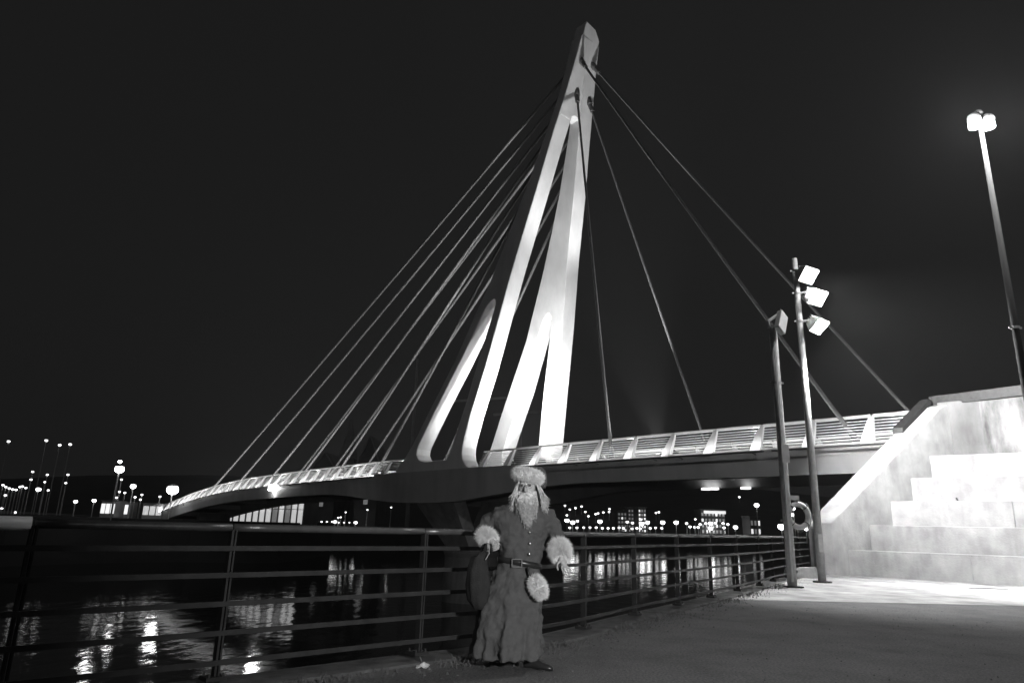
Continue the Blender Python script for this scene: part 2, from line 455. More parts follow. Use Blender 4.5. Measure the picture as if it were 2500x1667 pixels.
# floodlights on the deck that light the pylon
def deck_flood(t, n, aim, power, ang=75):
    p = B(t, n, zdeck(t) + .45)
    mb = MB(); R = (V(aim) - p).to_track_quat('-Z', 'Y').to_matrix()
    mb.box(p, (.5, .4, .3), R); o = mb.build('deck_floodlight', 'anchor_steel', bridge)
    mb = MB(); mb.box(p + R @ V((0, 0, -.165)), (.42, .32, .02), R); mb.build('lens', 'lamp_mid', o)
    light('deck_floodlight_beam', 'SPOT', p + R @ V((0, 0, -.25)), power, bridge, aim, .25, ang, .6)
deck_flood(-6.5, 2.0, B(7.5, .3, 15), 3200)
deck_flood(-6.5, 4.0, B(7.0, 6, 15), 3200)
deck_flood(-5.0, 3.0, B(1.2, 3, 34), 25000, 46)
deck_flood(3.6, 1.6, B(12, 5.9, 15), 7500, 105)
deck_flood(6.2, 1.2, B(10, 5.9, 21), 7500, 80)
deck_flood(3.8, 4.2, B(12, .2, 13), 2200, 100)
# small marker lights along the kerb of the deck
for i, t in enumerate((-18, -11, -3, 22, 30, 38, 46, 54, 62, 70)):
    p = B(t, 3, zdeck(t) + .25)
    mb = MB(); mb.tube([p - V((0, 0, .25)), p], .08, 8); o = mb.build('kerb_light', 'anchor_steel', bridge)
    mb = MB(); mb.ball(p, .1, 8, 5); mb.build('lens', 'lamp_mid', o)
    light('kerb_light_glow', 'POINT', p + V((0, 0, .15)), 420 if t < 15 else 600, bridge, size=.15)
# light strips on brackets outside the girder, shining up the railing
for i in range(17):
    t = -16.6 + i * 5.6
    if 4 < t < 19: continue
    p, aim = B(t, gout(t) - .42, zdeck(t) - .12), B(t, -.45, zdeck(t) + 1.6)
    h_ = 2.6; dz = zdeck(t + h_) - zdeck(t - h_)
    e0, e1 = B(t - h_, gout(t) - .42, zdeck(t) - .12 - dz / 2), B(t + h_, gout(t) - .42, zdeck(t) - .12 + dz / 2)
    mb = MB(); mb.tube([e0, e1], .05, 6)
    for e in (-2, 2): mb.tube([B(t + e, gout(t) - .42, zdeck(t) - .14), B(t + e, gout(t) + .02, zdeck(t) - .22)], .025, 5)
    mb.build('light_strip', 'anchor_steel', bridge)
    ld = bpy.data.lights.new('strip_glow', 'AREA'); ld.shape = 'RECTANGLE'; ld.size = 5.3; ld.size_y = .1; ld.spread = math.radians(125); ld.energy = 85
    lo_ = bpy.data.objects.new('strip_glow', ld); col.objects.link(lo_); lo_.parent = bridge
    zax = (p - aim).normalized(); xax = (e1 - e0).normalized(); yax = zax.cross(xax).normalized(); zax = xax.cross(yax)
    mw = Matrix((xax, yax, zax)).transposed().to_4x4(); mw.translation = p - bridge.location + yax * 0 - zax * .07; lo_.matrix_local = mw
# soffit lamps
for px, py in ((1560, 1188), (1580, 1187), (1660, 1183), (668, 1188)):
    lo, hi = -25, 75
    for _ in range(50):
        mid = (lo + hi) / 2; P = B(mid, -.8, 0) - CAM; x = CX + F_PX * P.dot(RT) / P.dot(FW)
        # x at ground height is close enough: refine with real height
        P = B(mid, -.8, gbot(mid)) - CAM; x = CX + F_PX * P.dot(RT) / P.dot(FW)
        if x > px: lo = mid
        else: hi = mid
    big = px == 668
    p = B(lo, WR - .3 if not big else -.9, gbot(lo) - .06 if not big else zdeck(lo) - .25)
    mb = MB(); mb.box(p, (.45, .45, .12) if not big else (.8, .8, .55)); mb.build('soffit_lamp', 'lamp_dim' if not big else 'lamp_hot', bridge)

# ------------------------------------------------------------------ TERRACED CONCRETE STEPS with sloping cheek wall
US = V((.76, -.65, 0)).normalized(); NS = V((.97, .24, 0)).normalized(); UW = V((.57, -.82, 0)).normalized()
S0 = onz(2075, 1405); S0.z = 0
def S(u, d, z): return S0 + US * u + NS * d + V((0, 0, z))
steps = thing('terraced_steps', 'broad pale concrete terrace steps with sloping side wall beneath the bridge landing', 'steps', S(3, 0, 0))
RISE, TREAD, NST = .86, 1.0, 5
for k in range(NST):
    par = None
    L0 = 0.0
    blocks = []
    x = L0 + (k * .0)
    widths = [3.6, 3.3, 3.9, 3.4, 3.7, 3.5]
    first = True
    for j, wd in enumerate(widths):
        off = (k % 2) * .9 if j == 0 else 0
        a_, b_ = x, x + wd + off; x = b_
        mb = MB(); g = .006
        d0 = k * TREAD; d1 = d0 + TREAD + .25
        rj = random.uniform(-.008, .008)
        z0 = k * RISE - (.3 if k == 0 else .02)
        mb.hexa([S(a_ + g, d0 + rj, z0), S(b_ - g, d0 + rj, z0), S(b_ - g, d1, z0), S(a_ + g, d1, z0),
                 S(a_ + g, d0 + rj + .01, (k + 1) * RISE), S(b_ - g, d0 + rj + .01, (k + 1) * RISE), S(b_ - g, d1, (k + 1) * RISE - .005), S(a_ + g, d1, (k + 1) * RISE - .005)])
        mb.build('step_block', 'concrete', steps, bevel=.02)
# core below and the wall above the last terrace, its shadow painted in as blotches
mb = MB(); mb.hexa([S(.05, .3, -.4), S(22, .3, -.4), S(22, 9, -.4), S(.05, 9, -.4), S(.05, 4.9, NST * RISE - .2), S(22, 4.9, NST * RISE - .2), S(22, 9, NST * RISE - .2), S(.05, 9, NST * RISE - .2)])
mb.build('core', 'dark_concrete', steps)
WP = S(-.9, 5.62, 0)
def Wp(u, d, z): return WP + UW * u + V((UW.y * -1, UW.x, 0)) * d + V((0, 0, z))
wx = 0
while wx < 17:
    wd = 4.4
    mb = MB()
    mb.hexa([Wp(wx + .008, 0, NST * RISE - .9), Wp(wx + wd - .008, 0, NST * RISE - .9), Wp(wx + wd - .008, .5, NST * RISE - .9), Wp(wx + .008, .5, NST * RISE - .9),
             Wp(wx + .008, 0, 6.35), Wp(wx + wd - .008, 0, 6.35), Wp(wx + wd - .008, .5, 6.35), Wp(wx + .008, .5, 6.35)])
    mb.build('wall_panel', 'shadow_blotched_concrete', steps, bevel=.015)
    mb = MB()
    mb.hexa([Wp(wx + .004, -.07, 6.352), Wp(wx + wd - .004, -.07, 6.352), Wp(wx + wd - .004, .6, 6.352), Wp(wx + .004, .6, 6.352),
             Wp(wx + .004, -.07, 6.75), Wp(wx + wd - .004, -.07, 6.75), Wp(wx + wd - .004, .6, 6.75), Wp(wx + .004, .6, 6.75)])
    mb.build('coping_stone', 'dark_steel', steps, bevel=.02)
    wx += wd
# cheek wall: profile in (d, z), 0.75 m thick
prof = [(-.45, -.3), (-.45, 1.75), (-.1, 2.05), (5.0, 6.25), (5.6, 6.4), (5.6, -.3)]
mb = MB(); mb.loft([[S(-.86, d, z) for d, z in prof], [S(-.06, d, z) for d, z in prof]])
mb.build('cheek_wall', 'concrete', steps, bevel=.03)
mb = MB(); mb.hexa([S(-.9, 3.7, 5.15), S(-.55, 3.7, 5.15), S(-.55, 5.2, 6.38), S(-.9, 5.2, 6.38), S(-.9, 3.7, 5.38), S(-.55, 3.7, 5.38), S(-.55, 5.2, 6.6), S(-.9, 5.2, 6.6)])
mb.build('wall_cap', 'dark_steel', steps)
# recessed service door in the end of the cheek wall
mb = MB(); mb.hexa([S(q, d, z) for z in (.05, 1.62) for q, d in ((-.84, -.50), (-.45, -.50), (-.45, -.44), (-.84, -.44))]); dr = mb.build('service_door', 'dark_concrete', steps)
mb = MB(); mb.hexa([S(q, d, z) for z in (.10, 1.55) for q, d in ((-.70, -.54), (-.58, -.54), (-.58, -.49), (-.70, -.49))]); mb.build('door_slot', 'black_plastic', dr)
# landing block where the deck reaches the bank
mb = MB(); mb.hexa([B(tt, q, z) for z in (-1, 6.45) for tt, q in ((-20.75, -.9), (-20.75, 7.0), (-30, 7.0), (-30, -.9))])
ab = mb.build('bridge_abutment', 'dark_concrete', bevel=.04); tag(ab, 'dark grey concrete abutment block at the near end of the bridge deck', 'abutment')

# ------------------------------------------------------------------ QUAY RAILING
railing = thing('quay_railing', 'dark steel railing with horizontal bars curving along the quay edge behind the person', 'railing', (1.0, 9.4, .07))
def arc_pts(P3, z): return [V((p.x, p.y, z)) for p in P3]
bars = [.20, .42, .64, .86, 1.07]
for i, p in enumerate(RAILPTS[:-1]):
    if i == 5: pass
    q = V((p[0], p[1], 0)); a_ = V(RAILPTS[min(i + 1, len(RAILPTS) - 1)]) - V(RAILPTS[max(i - 1, 0)]); yaw = math.atan2(a_.y, a_.x)
    R = Matrix.Rotation(yaw, 3, 'Z')
    mb = MB(); mb.box(q + V((0, 0, .645)), (.018, .07, 1.15), R); mb.box(q + R @ V((.03, 0, .645)), (.014, .06, 1.15), R)
    o = mb.build('post', 'dark_steel', railing)
    mb = MB(); mb.box(q + V((0, 0, .085)), (.16, .16, .03), R)
    for sx in (-1, 1):
        for sy in (-1, 1): mb.tube([q + R @ V((sx * .055, sy * .055, .1)), q + R @ V((sx * .055, sy * .055, .125))], .012, 6)
    mb.build('base_plate', 'dark_steel', o)
for z in bars:
    mb = MB(); rings = []
    for k, p in enumerate(RC):
        t = (RC[min(k + 1, len(RC) - 1)] - RC[max(k - 1, 0)]).normalized(); nn = V((-t.y, t.x, 0)); q = V((p.x, p.y, z))
        rings.append([q + nn * .008 - V((0, 0, .02)) - nn * .05, q - nn * .058 - V((0, 0, .02)), q - nn * .058 + V((0, 0, .02)), q - nn * .042 + V((0, 0, .02))])
    mb.loft(rings); mb.build('bar', 'dark_steel', railing)
for i in range(len(RAILPTS) - 1):
    seg = RC[i * 6:i * 6 + 7]
    mb = MB(); rr = .034 if i > 1 else .05
    pts = [V((p.x, p.y, 1.235)) for p in seg]; pts[0] = pts[0].lerp(pts[1], .03); pts[-1] = pts[-1].lerp(pts[-2], .03)
    mb.tube(pts, rr, 10); o = mb.build('handrail', 'handrail_steel' if i > 1 else 'pale_metal', railing, smooth_=True)
# weeds and grit along the foot of the railing
mb = MB()
for i in range(2600):
    s_ = random.random() ** .8; k = int(s_ * (len(RC) * .8)); p = RC[k].lerp(RC[k + 1], random.random())
    if noise.noise(V((p.x * 1.3, p.y * 1.3, 3))) < -.05 + random.uniform(-.2, .2): continue
    t = (RC[k + 1] - RC[k]).normalized(); nn = V((-t.y, t.x, 0)); d = -.17 - abs(random.gauss(0, .16))
    q = V((p.x, p.y, 0)) + nn * d; h = random.uniform(.015, .09); ang = random.uniform(0, 6.28); lean = V((math.cos(ang), math.sin(ang), 0)) * h * random.uniform(.2, .9)
    wv = V((math.sin(ang), -math.cos(ang), 0)) * random.uniform(.003, .007)
    mb.add([q - wv, q + wv, q + lean * .5 + V((0, 0, h * .7)) + wv * .6, q + lean + V((0, 0, h))], [(0, 1, 2), (0, 2, 3)])
tag(mb.build('weeds', 'grass', fixn=False), 'short weeds growing along the foot of the quay railing', 'weeds', kind='stuff')

# loose grit scattered on the asphalt and along the kerb
mb = MB(); rnd = random.Random(21)
for i in range(1500):
    if i < 800:
        k = rnd.randrange(8, len(RC) - 8); p = RC[k].lerp(RC[k + 1], rnd.random()); t = (RC[k + 1] - RC[k]).normalized()
        q = V((p.x, p.y, 0)) + V((t.y, -t.x, 0)) * (.2 + abs(rnd.gauss(0, .3)))
    else:
        q = V((rnd.uniform(-1, 11), rnd.uniform(5.5, 14.2), 0))
        if q.x < (q.y - 8.2) * .55 + .5: continue
    r = rnd.uniform(.006, .02) * (1.3 if i < 800 else .8)
    a_ = rnd.random() * 6.28
    vs = [q + V((r * math.cos(a_ + j * 2.09), r * math.sin(a_ + j * 2.09), -.002)) for j in range(3)] + [q + V((r * .3, r * .2, r * rnd.uniform(.5, 1)))]
    mb.add(vs, [(0, 1, 3), (1, 2, 3), (2, 0, 3)])
tag(mb.build('grit', 'kerb_stone'), 'loose grit scattered over the asphalt', 'grit', kind='stuff')

# ------------------------------------------------------------------ POLES AND LAMPS ON THE PLAZA
def clamp_band(p, r, parent, m_='galvanised'):
    mb = MB(); mb.tube([p - V((0, 0, .03)), p + V((0, 0, .03))], r + .012, 14)
    mb.box(p + V((r + .03, 0, 0)), (.08, .03, .05)); mb.box(p - V((r + .03, 0, 0)), (.08, .03, .05)); return mb.build('clamp_band', m_, parent)
# pole with the slanted panel and the lifebuoy
pc_ = onz(1935, 1433); pc_.z = 0
pole = thing('panel_pole', 'galvanised pole with a slanted pale box on top, nearest the railing', 'pole', pc_)
topc = ondepth(1885, 800, pc_.y); hC = topc.z
mb = MB(); mb.tube([pc_, pc_ + V((0, 0, hC * .5)), pc_ + V((0, 0, hC))], [.12, .112, .105], 16); mb.build('shaft', 'galvanised', pole, smooth_=True)
mb = MB(); mb.box(pc_ + V((0, 0, .02)), (.42, .42, .04)); mb.build('base_plate', 'dark_steel', pole)
mb = MB(); mb.box(pc_ + V((-.03, -.118, hC * .47)), (.05, .03, hC * .9)); mb.build('cable_duct', 'pale_metal', pole)
clamp_band(pc_ + V((0, 0, ondepth(1900, 935, pc_.y).z)), .11, pole)
clamp_band(pc_ + V((0, 0, ondepth(1920, 1270, pc_.y).z)), .118, pole)
bxp = V((pc_.x + .20, pc_.y - .12, ondepth(1895, 790, pc_.y).z))
Rb = Matrix.Rotation(math.radians(24), 3, 'Y') @ Matrix.Rotation(math.radians(-28), 3, 'X') @ Matrix.Rotation(math.radians(32), 3, 'Z')
mb = MB(); mb.box(bxp, (.34, .16, .74), Rb); bo = mb.build('slanted_box', 'pale_metal', pole, bevel=.02)
mb = MB(); mb.tube([pc_ + V((-.1, 0, hC - .02)), pc_ + V((-.14, -.05, hC + .18)), bxp + Rb @ V((-.1, 0, .33))], .045, 8); mb.build('bracket', 'galvanised', pole)
mb = MB(); mb.tube([bxp + Rb @ V((-.12, 0, .3)), bxp + Rb @ V((-.16, 0, .46))], .03, 8); mb.build('cable_gland', 'dark_steel', pole)
pl = V((pc_.x + .03, pc_.y - .142, ondepth(1915, 1108, pc_.y).z))
mb = MB(); mb.box(pl, (.2, .012, .5)); mb.build('plaque', 'pale_metal', pole)
# lifebuoy hung on the pole
lb = V((pc_.x + .32, pc_.y + .05, ondepth(1948, 1258, pc_.y).z))
buoy = thing('lifebuoy', 'pale lifebuoy hanging on the pole with the slanted box', 'lifebuoy', lb)
axb = V((.25, -1, .05))
mb = MB(); mb.torus(lb, .30, .075, axb, 28, 10); mb.build('ring', 'buoy', buoy, smooth_=True)
xb = axb.normalized().cross(V((0, 0, 1))).normalized(); yb = xb.cross(axb.normalized())
for k in range(4):
    an = math.pi / 4 + k * math.pi / 2; d = xb * math.cos(an) + yb * math.sin(an); tg = -xb * math.sin(an) + yb * math.cos(an)
    mb = MB(); mb.torus(lb + d * .30, .08, .012, tg, 14, 5); mb.build('strap', 'black_plastic', buoy)
mb = MB(); mb.tube([lb + (xb * math.cos(k * .2617) + yb * math.sin(k * .2617)) * (.41 + .03 * math.cos(k * 1.047 * 2)) for k in range(25)], .009, 5, False); mb.build('grab_rope', 'rope', buoy)
mb = MB(); mb.tube([lb + V((-.05, 0, .36)), lb + V((-.2, 0, .5))], .02, 6); mb.box(lb + V((-.12, 0, .46)), (.3, .14, .12)); mb.build('hook', 'pale_metal', buoy)

# floodlight mast
pb_ = onz(2008, 1422); pb_.z = 0
mast = thing('floodlight_mast', 'tall slim mast with three lit floodlights, left of the terrace steps', 'lamp post', pb_)
hB = ondepth(1935, 632, pb_.y).z
mb = MB(); mb.tube([pb_, pb_ + V((0, 0, hB * .5)), pb_ + V((0, 0, hB))], [.115, .10, .085], 16); mb.build('shaft', 'galvanised', mast, smooth_=True)
mb = MB(); mb.tube([pb_ + V((0, 0, .0)), pb_ + V((0, 0, .05))], .26, 12); mb.build('base_plate', 'dark_steel', mast)
mb = MB(); mb.box(pb_ + V((0, -.112, 1.1)), (.12, .02, .5)); mb.build('service_hatch', 'galvanised', mast)
aims = [S(7, 2, 1), S(3.5, 3, 2.5), V((9.6, 18.6, 0))]
for k, (px, py) in enumerate(((1966, 668), (1988, 722), (1992, 790))):
    hp = ondepth(px, py, pb_.y - .25); zc = ondepth(1942 + k * 5, py - 6, pb_.y).z
    clamp_band(pb_ + V((0, 0, zc)), .095, mast)
    fw = (V((.38, -.66, -.62)) if k < 2 else V((.45, -.5, -.74))).normalized()
    R = fw.to_track_quat('-Z', 'Y').to_matrix()
    mb = MB()
    P = [V((x, y, z)) for z, sx, sy in ((-.16, .34, .27), (.16, .2, .16)) for x, y in ((-sx, -sy), (sx, -sy), (sx, sy), (-sx, sy))]
    mb.hexa([hp + R @ q for q in P])
    for fi in range(5): mb.box(hp + R @ V((0, -.14 + fi * .07, .2)), (.34, .015, .1), R)
    hd = mb.build('floodlight_head', 'galvanised', mast, bevel=.015)
    mb = MB(); mb.box(hp + R @ V((0, 0, -.175)), (.6, .46, .02), R); mb.build('lens', 'lamp_hot' , hd)
    mb = MB(); c0 = pb_ + V((.1, 0, zc)); mb.tube([c0, c0 + V((.14, -.06, .02)), hp + R @ V((0, 0, .14))], .035, 8); mb.build('arm', 'galvanised', mast)
    light('floodlight_beam', 'SPOT', hp + R @ V((0, 0, -.24)), (11500, 11500, 6500)[k], mast, aims[k], .3, (97, 97, 84)[k], (.3, .3, .5)[k])

# twin-headed street lamp on the right
HA = ondepth(2393, 305, 16.5); pa_ = V((HA.x, HA.y, 0))
lampA = thing('street_lamp', 'very tall slim lamp post with two lit heads, right edge above the terrace wall', 'lamp post', pa_)
mb = MB(); mb.tube([pa_, pa_ + V((0, 0, HA.z * .5)), pa_ + V((0, 0, HA.z + .1))], [.10, .085, .055], 16); mb.build('shaft', 'matt_pole', lampA, smooth_=True)
mb = MB(); mb.tube([pa_, pa_ + V((0, 0, .05))], .25, 12); mb.build('base_plate', 'dark_steel', lampA)
clamp_band(pa_ + V((0, 0, ondepth(2480, 800, 16.5).z)), .09, lampA)
for k, sx in ((0, -1), (1, 1)):
    c = HA + V((sx * .19, -.05, .12)); hd_r = []
    mb = MB()
    for z, r in ((-.02, .17), (.06, .165), (.14, .12), (.19, .05)): hd_r.append([c + V((r * math.cos(j * math.pi / 8), r * math.sin(j * math.pi / 8), z)) for j in range(16)])
    mb.loft(hd_r); hd = mb.build('lamp_hood', 'dark_steel', lampA, smooth_=True)
    mb = MB(); mb.tube([c - V((0, 0, .03)), c - V((0, 0, .24))], [.14, .155], 16); mb.build('lamp_glass', 'lamp_hot', hd)
    light('street_lamp_glow', 'POINT', c + V((sx * .5, -.4, -.3)), 1300, lampA, size=.2)
mb = MB(); mb.tube([HA + V((0, 0, .1)), HA + V((0, 0, .34))], [.06, .09], 10); mb.ball(HA + V((0, 0, .34)), .12, 10, 6); mb.build('cap', 'dark_steel', lampA)

# added fill lamp behind the viewpoint, standing in for the camera flash
pz = V((3.4, -3.2, 0))
fill_lamp = thing('street_lamp', 'added fill lamp in place of the camera flash, unseen behind the viewpoint', 'lamp post', pz)
mb = MB(); mb.tube([pz, pz + V((0, 0, 2.6))], [.08, .06], 12); mb.build('shaft', 'galvanised', fill_lamp, smooth_=True)
mb = MB(); mb.box(pz + V((0, .18, 2.72)), (.4, .5, .2)); hd = mb.build('lamp_housing', 'dark_steel', fill_lamp)
mb = MB(); mb.box(pz + V((0, .435, 2.72)), (.34, .01, .15)); mb.build('lamp_glass', 'lamp_mid', hd)
light('fill_lamp_beam', 'SPOT', pz + V((0, .5, 2.72)), 3600, fill_lamp, V((.75, 8.2, 1.15)), .12, 54, 1.0)

# small things on the paving
dg = onz(2412, 1437); dg.z = .007
drain = thing('drain_grate', 'narrow dark drain grate set into the pale paving at right', 'drain', dg)
mb = MB(); mb.box(dg + V((0, 0, .003)), (1.1, .16, .006)); mb.build('frame', 'dark_steel', drain)
for k in range(16):
    mb = MB(); mb.box(dg + V((-.5 + k * .0667, 0, .009)), (.022, .13, .006)); mb.build('slot_bar', 'black_plastic', drain)
def crumple(name, p, size, m_, label, cat, seed):
    rnd = random.Random(seed); mb = MB(); n = 7; vs = []; fs = []
    for i in range(n):
        for j in range(n):
            u, v_ = i / (n - 1) - .5, j / (n - 1) - .5
            vs.append(V(p) + V((u * size[0] * rnd.uniform(.85, 1.1), v_ * size[1] * rnd.uniform(.85, 1.1), .004 + abs(rnd.gauss(0, 1)) * size[2] * (1 - abs(u) * 1.2))))
    for i in range(n - 1):
        for j in range(n - 1): fs.append((i * n + j, (i + 1) * n + j, (i + 1) * n + j + 1, i * n + j + 1))
    mb.add(vs, fs); o = mb.build(name, m_); sl = o.modifiers.new('thickness', 'SOLIDIFY'); sl.thickness = .002
    return tag(o, label, cat)
crumple('paper_scrap', onz(1032, 1628) + V((0, 0, .002)), (.12, .2, .012), 'paper', 'pale scrap of paper lying on the ground left of the person', 'litter', 3)
crumple('dead_leaves', onz(2062, 1403) + V((0, 0, .01)), (.9, .35, .05), 'earth', 'dark heap of dead leaves at the foot of the terrace steps', 'leaves', 4)
crumple('crumpled_bag', S(1.3, 3 * TREAD + .25, 3 * RISE), (.45, .35, .14), 'black_plastic', 'small dark crumpled bag lying on a terrace step beside the side wall', 'bag', 5)
# stone block behind the poles
sb_ = onz(1975, 1412) + V((-.1, .35, 0)); mb = MB()
mb.hexa([sb_ + V(q) for q in ((-.5, -.3, -.05), (.5, -.26, -.05), (.48, .3, -.05), (-.46, .3, -.05), (-.44, -.25, .3), (.42, -.22, .36), (.43, .26, .33), (-.42, .25, .28))])
tag(mb.build('stone_block', 'rock', bevel=.04), 'rough stone block on the quay edge between the two poles', 'stone')

# ------------------------------------------------------------------ FAR SHORES
# far bank at the left end of the bridge
slab('far_bank_left', [(-220, 58), (-62, 64), (-52, 74), (-47, 84), (-40, 90), (-29.5, 93), (-29.5, 120), (-90, 160), (-140, 420), (-420, 420), (-420, 58)], -6, 1.1, 'earth')
# far shore straight ahead and right
slab('far_shore', [(-150, 152), (-24, 158), (-6, 225), (60, 250), (160, 240), (300, 215), (700, 150), (900, 900), (-500, 900), (-420, 300)], -6, .4, 'earth')
def hill_h(x, y):
    r = smooth(300, 820, y) * 46 + noise.noise(V((x * .006, y * .006, 1))) * 9 * smooth(300, 500, y)
    left = smooth(-60, -330, x) * smooth(170, 520, y) * 26
    return .4 + max(0, r + left) * (.72 + .28 * math.sin(x * .004 + 1)) - (1 - smooth(290, 330, y)) * 1.2
mb = MB(); gx, gy = 60, 26; vs = []
for j in range(gy):
    for i in range(gx):
        x = -900 + 1800 * i / (gx - 1); y = 290 + 700 * j / (gy - 1); vs.append((x, y, hill_h(x, y)))
mb.add(vs, [(j * gx + i, j * gx + i + 1, (j + 1) * gx + i + 1, (j + 1) * gx + i) for j in range(gy - 1) for i in range(gx - 1)])
tag(mb.build('hill', 'earth', smooth_=True), kind='structure')

def ground_z(x, y):
    if y > 300: return max(.4, hill_h(x, y))
    if x < -44 and y < 420 and x < -.33 * (y) : return 1.1
    return .4
def far_lamp(px, py, mat_, rpx, Y=None, label='', group='', name='street_lamp', minpost=2.5, tall=None):
    if Y is None:
        Y = 250.0
        for k in range(120):
            p = ondepth(px, py, Y)
            if p.z - hill_h(p.x, Y) < 5.0 and Y > 320 or (p.z < 6 and Y >= 250 and p.z < 7): break
            Y += 6
    p = ondepth(px, py, Y); gz = ground_z(p.x, p.y)
    if p.z - gz < 1: gz = p.z - minpost
    s_ = Y / F_PX; r = rpx * s_
    mb = MB(); base = V((p.x, p.y, gz - .3)); pr = max(.05, min(.16, Y * .0006))
    mb.slot(1).tube([base, p - V((0, 0, r * .5))], [pr * 1.3, pr], 6)
    mb.tube([p + V((0, 0, r * .55)), p + V((0, 0, r * .95))], [r * .95, r * .3], 8)
    mb.slot(0).ball(p, V((r, r, r * .8)), 8, 5)
    return tag(mb.build(name, [mat_, 'galvanised']), label, 'lamp post', group)
def z6(x, y): return (1370 + x * .2339, 1180 + y * .2339)
def z7(x, y): return (x * .2381, 1050 + y * .2381)
hill_l = [(40, 230), (90, 270), (150, 255), (212, 238), (252, 295), (60, 330), (360, 318), (385, 310), (440, 300), (505, 265), (500, 295), (285, 340), (990, 305), (1020, 298), (1400, 372), (1985, 375), (1860, 140)]
for x, y in hill_l: far_lamp(*z6(x, y), 'far_mid', 2.6, None, 'small street light dotted over the dark hillside right of the person', 'hillside street lights')
prom = [(90, 460), (165, 460), (235, 458), (300, 458), (365, 458), (430, 465), (490, 465), (545, 465), (605, 460), (650, 465), (740, 470), (790, 465), (825, 470), (930, 465), (985, 460), (1050, 465)]
for x, y in prom: far_lamp(*z6(x, y), 'far_mid', 3.0, 252, 'small light in the even row along the far promenade right of the person', 'promenade lights right of the person')
mixed = [(60, 385), (120, 405), (170, 390), (405, 395), (690, 400), (745, 410), (830, 375), (840, 420), (900, 405), (1060, 405), (1200, 405), (1310, 415), (1450, 425), (1510, 415), (1560, 415), (1610, 410), (1690, 415), (1740, 425), (1345, 450), (1395, 455), (1430, 455), (1560, 465), (1700, 460), (1820, 455), (1920, 455), (2000, 455)]
for i, (x, y) in enumerate(mixed):
    big = x in (60, 120, 405, 840, 900, 1060, 1200, 1560, 1820, 1920)
    far_lamp(*z6(x, y), 'far_hot' if big else 'far_mid', 5.5 if big else 3.4, 262 + (i * 7) % 30, 'large bright lamp among the waterfront lights under the deck' if big else 'medium lamp among the waterfront lights under the deck', 'large waterfront lamps' if big else 'medium waterfront lamps')
far_lamp(*z6(2040, 225), 'far_hot', 6, 150, 'bright lamp hanging highest under the deck near the panel pole', tall=1)
far_lamp(*z6(2300, 450), 'far_hot', 9, 130, 'large bright lamp low beside the foot of the panel pole')
for px, py in ((1937, 1241), (1933, 1256), (1947, 1286), (1968, 1291), (1978, 1286), (2013, 1247)):
    far_lamp(px, py, 'far_hot', 4.5, 160, 'bright lamp in the cluster between the panel pole and the mast', 'lamps between the two poles')
for x in range(746, 815, 13): far_lamp(x, 1273, 'far_mid', 2.2, 164, 'tiny light in the row beside the lit hall under the bridge', 'promenade lights left of the pylon pier')
for x in range(827, 870, 13): far_lamp(x, 1275, 'lamp_dim', 2.2, 164, 'tiny light in the row beside the lit hall under the bridge', 'promenade lights left of the pylon pier')
for px, py, r in ((818, 1273, 4.5), (868, 1275, 4.5)): far_lamp(px, py, 'far_mid', r, 166, 'round blurred lamp among the tiny promenade lights', 'round promenade lamps')
for px, py in ((844, 1250), (826, 1263), (832, 1262), (897, 1244), (955, 1238)): far_lamp(px, py, 'far_mid', 2.0, 168, 'small scattered light seen below the girder left of the pylon', 'scattered lights below the girder')
# left shore
for x, y in ((88, 115), (475, 105), (612, 152), (720, 145)):
    px, py = z7(x, y); far_lamp(px, py, 'far_mid', 3.4, 200, 'tall harbour mast with a light on top, far left', 'tall harbour masts', 'harbour_mast')
for x, y in ((335, 425), (318, 505), (485, 455), (462, 530), (697, 455), (675, 540)):
    far_lamp(*z7(x, y), 'far_mid', 2.8, 190, 'mid-height lamp below the harbour masts, far left', 'mid-height harbour lamps')
for x, y in ((30, 560), (60, 580), (95, 595), (130, 605), (165, 610), (205, 580), (230, 575), (265, 590), (55, 665), (495, 615), (20, 800), (160, 840)):
    far_lamp(*z7(x, y), 'far_mid', 2.8, 180, 'small lamp in the low cluster at the left edge', 'low lamps at the left edge')
far_lamp(*z7(395, 605), 'far_hot', 5.5, 170, 'bright lamp between the harbour masts and the dark gap, far left')
for x, y in ((775, 730), (965, 720)): far_lamp(*z7(x, y), 'far_hot', 4.6, 110, 'lone low lamp between the harbour masts and the bright kiosks', 'low lone lamps')
for x, y in ((1245, 505), (1225, 630), (1280, 640), (1195, 690), (1385, 685), (1440, 710), (1455, 660), (1325, 785), (1640, 680)):
    far_lamp(*z7(x, y), 'far_mid', 2.8, 100, 'small lamp near the kiosks at the far end of the bridge', 'small lamps by the kiosks')
far_lamp(*z7(1225, 400), 'bank_hot', 11, 76, 'brightest tall lamp post on the far bank with a dazzling head')
far_lamp(*z7(1230, 322), 'bank_hot', 4.5, 84, 'lamp showing just above the dazzling tall lamp on the far bank')
far_lamp(*z7(1365, 575), 'bank_hot', 6.5, 88, 'bright mid-height lamp right of the dazzling tall lamp')
far_lamp(*z7(1770, 610), 'bank_hot', 14, 90, 'huge dazzling lamp where the bridge deck meets the far bank')
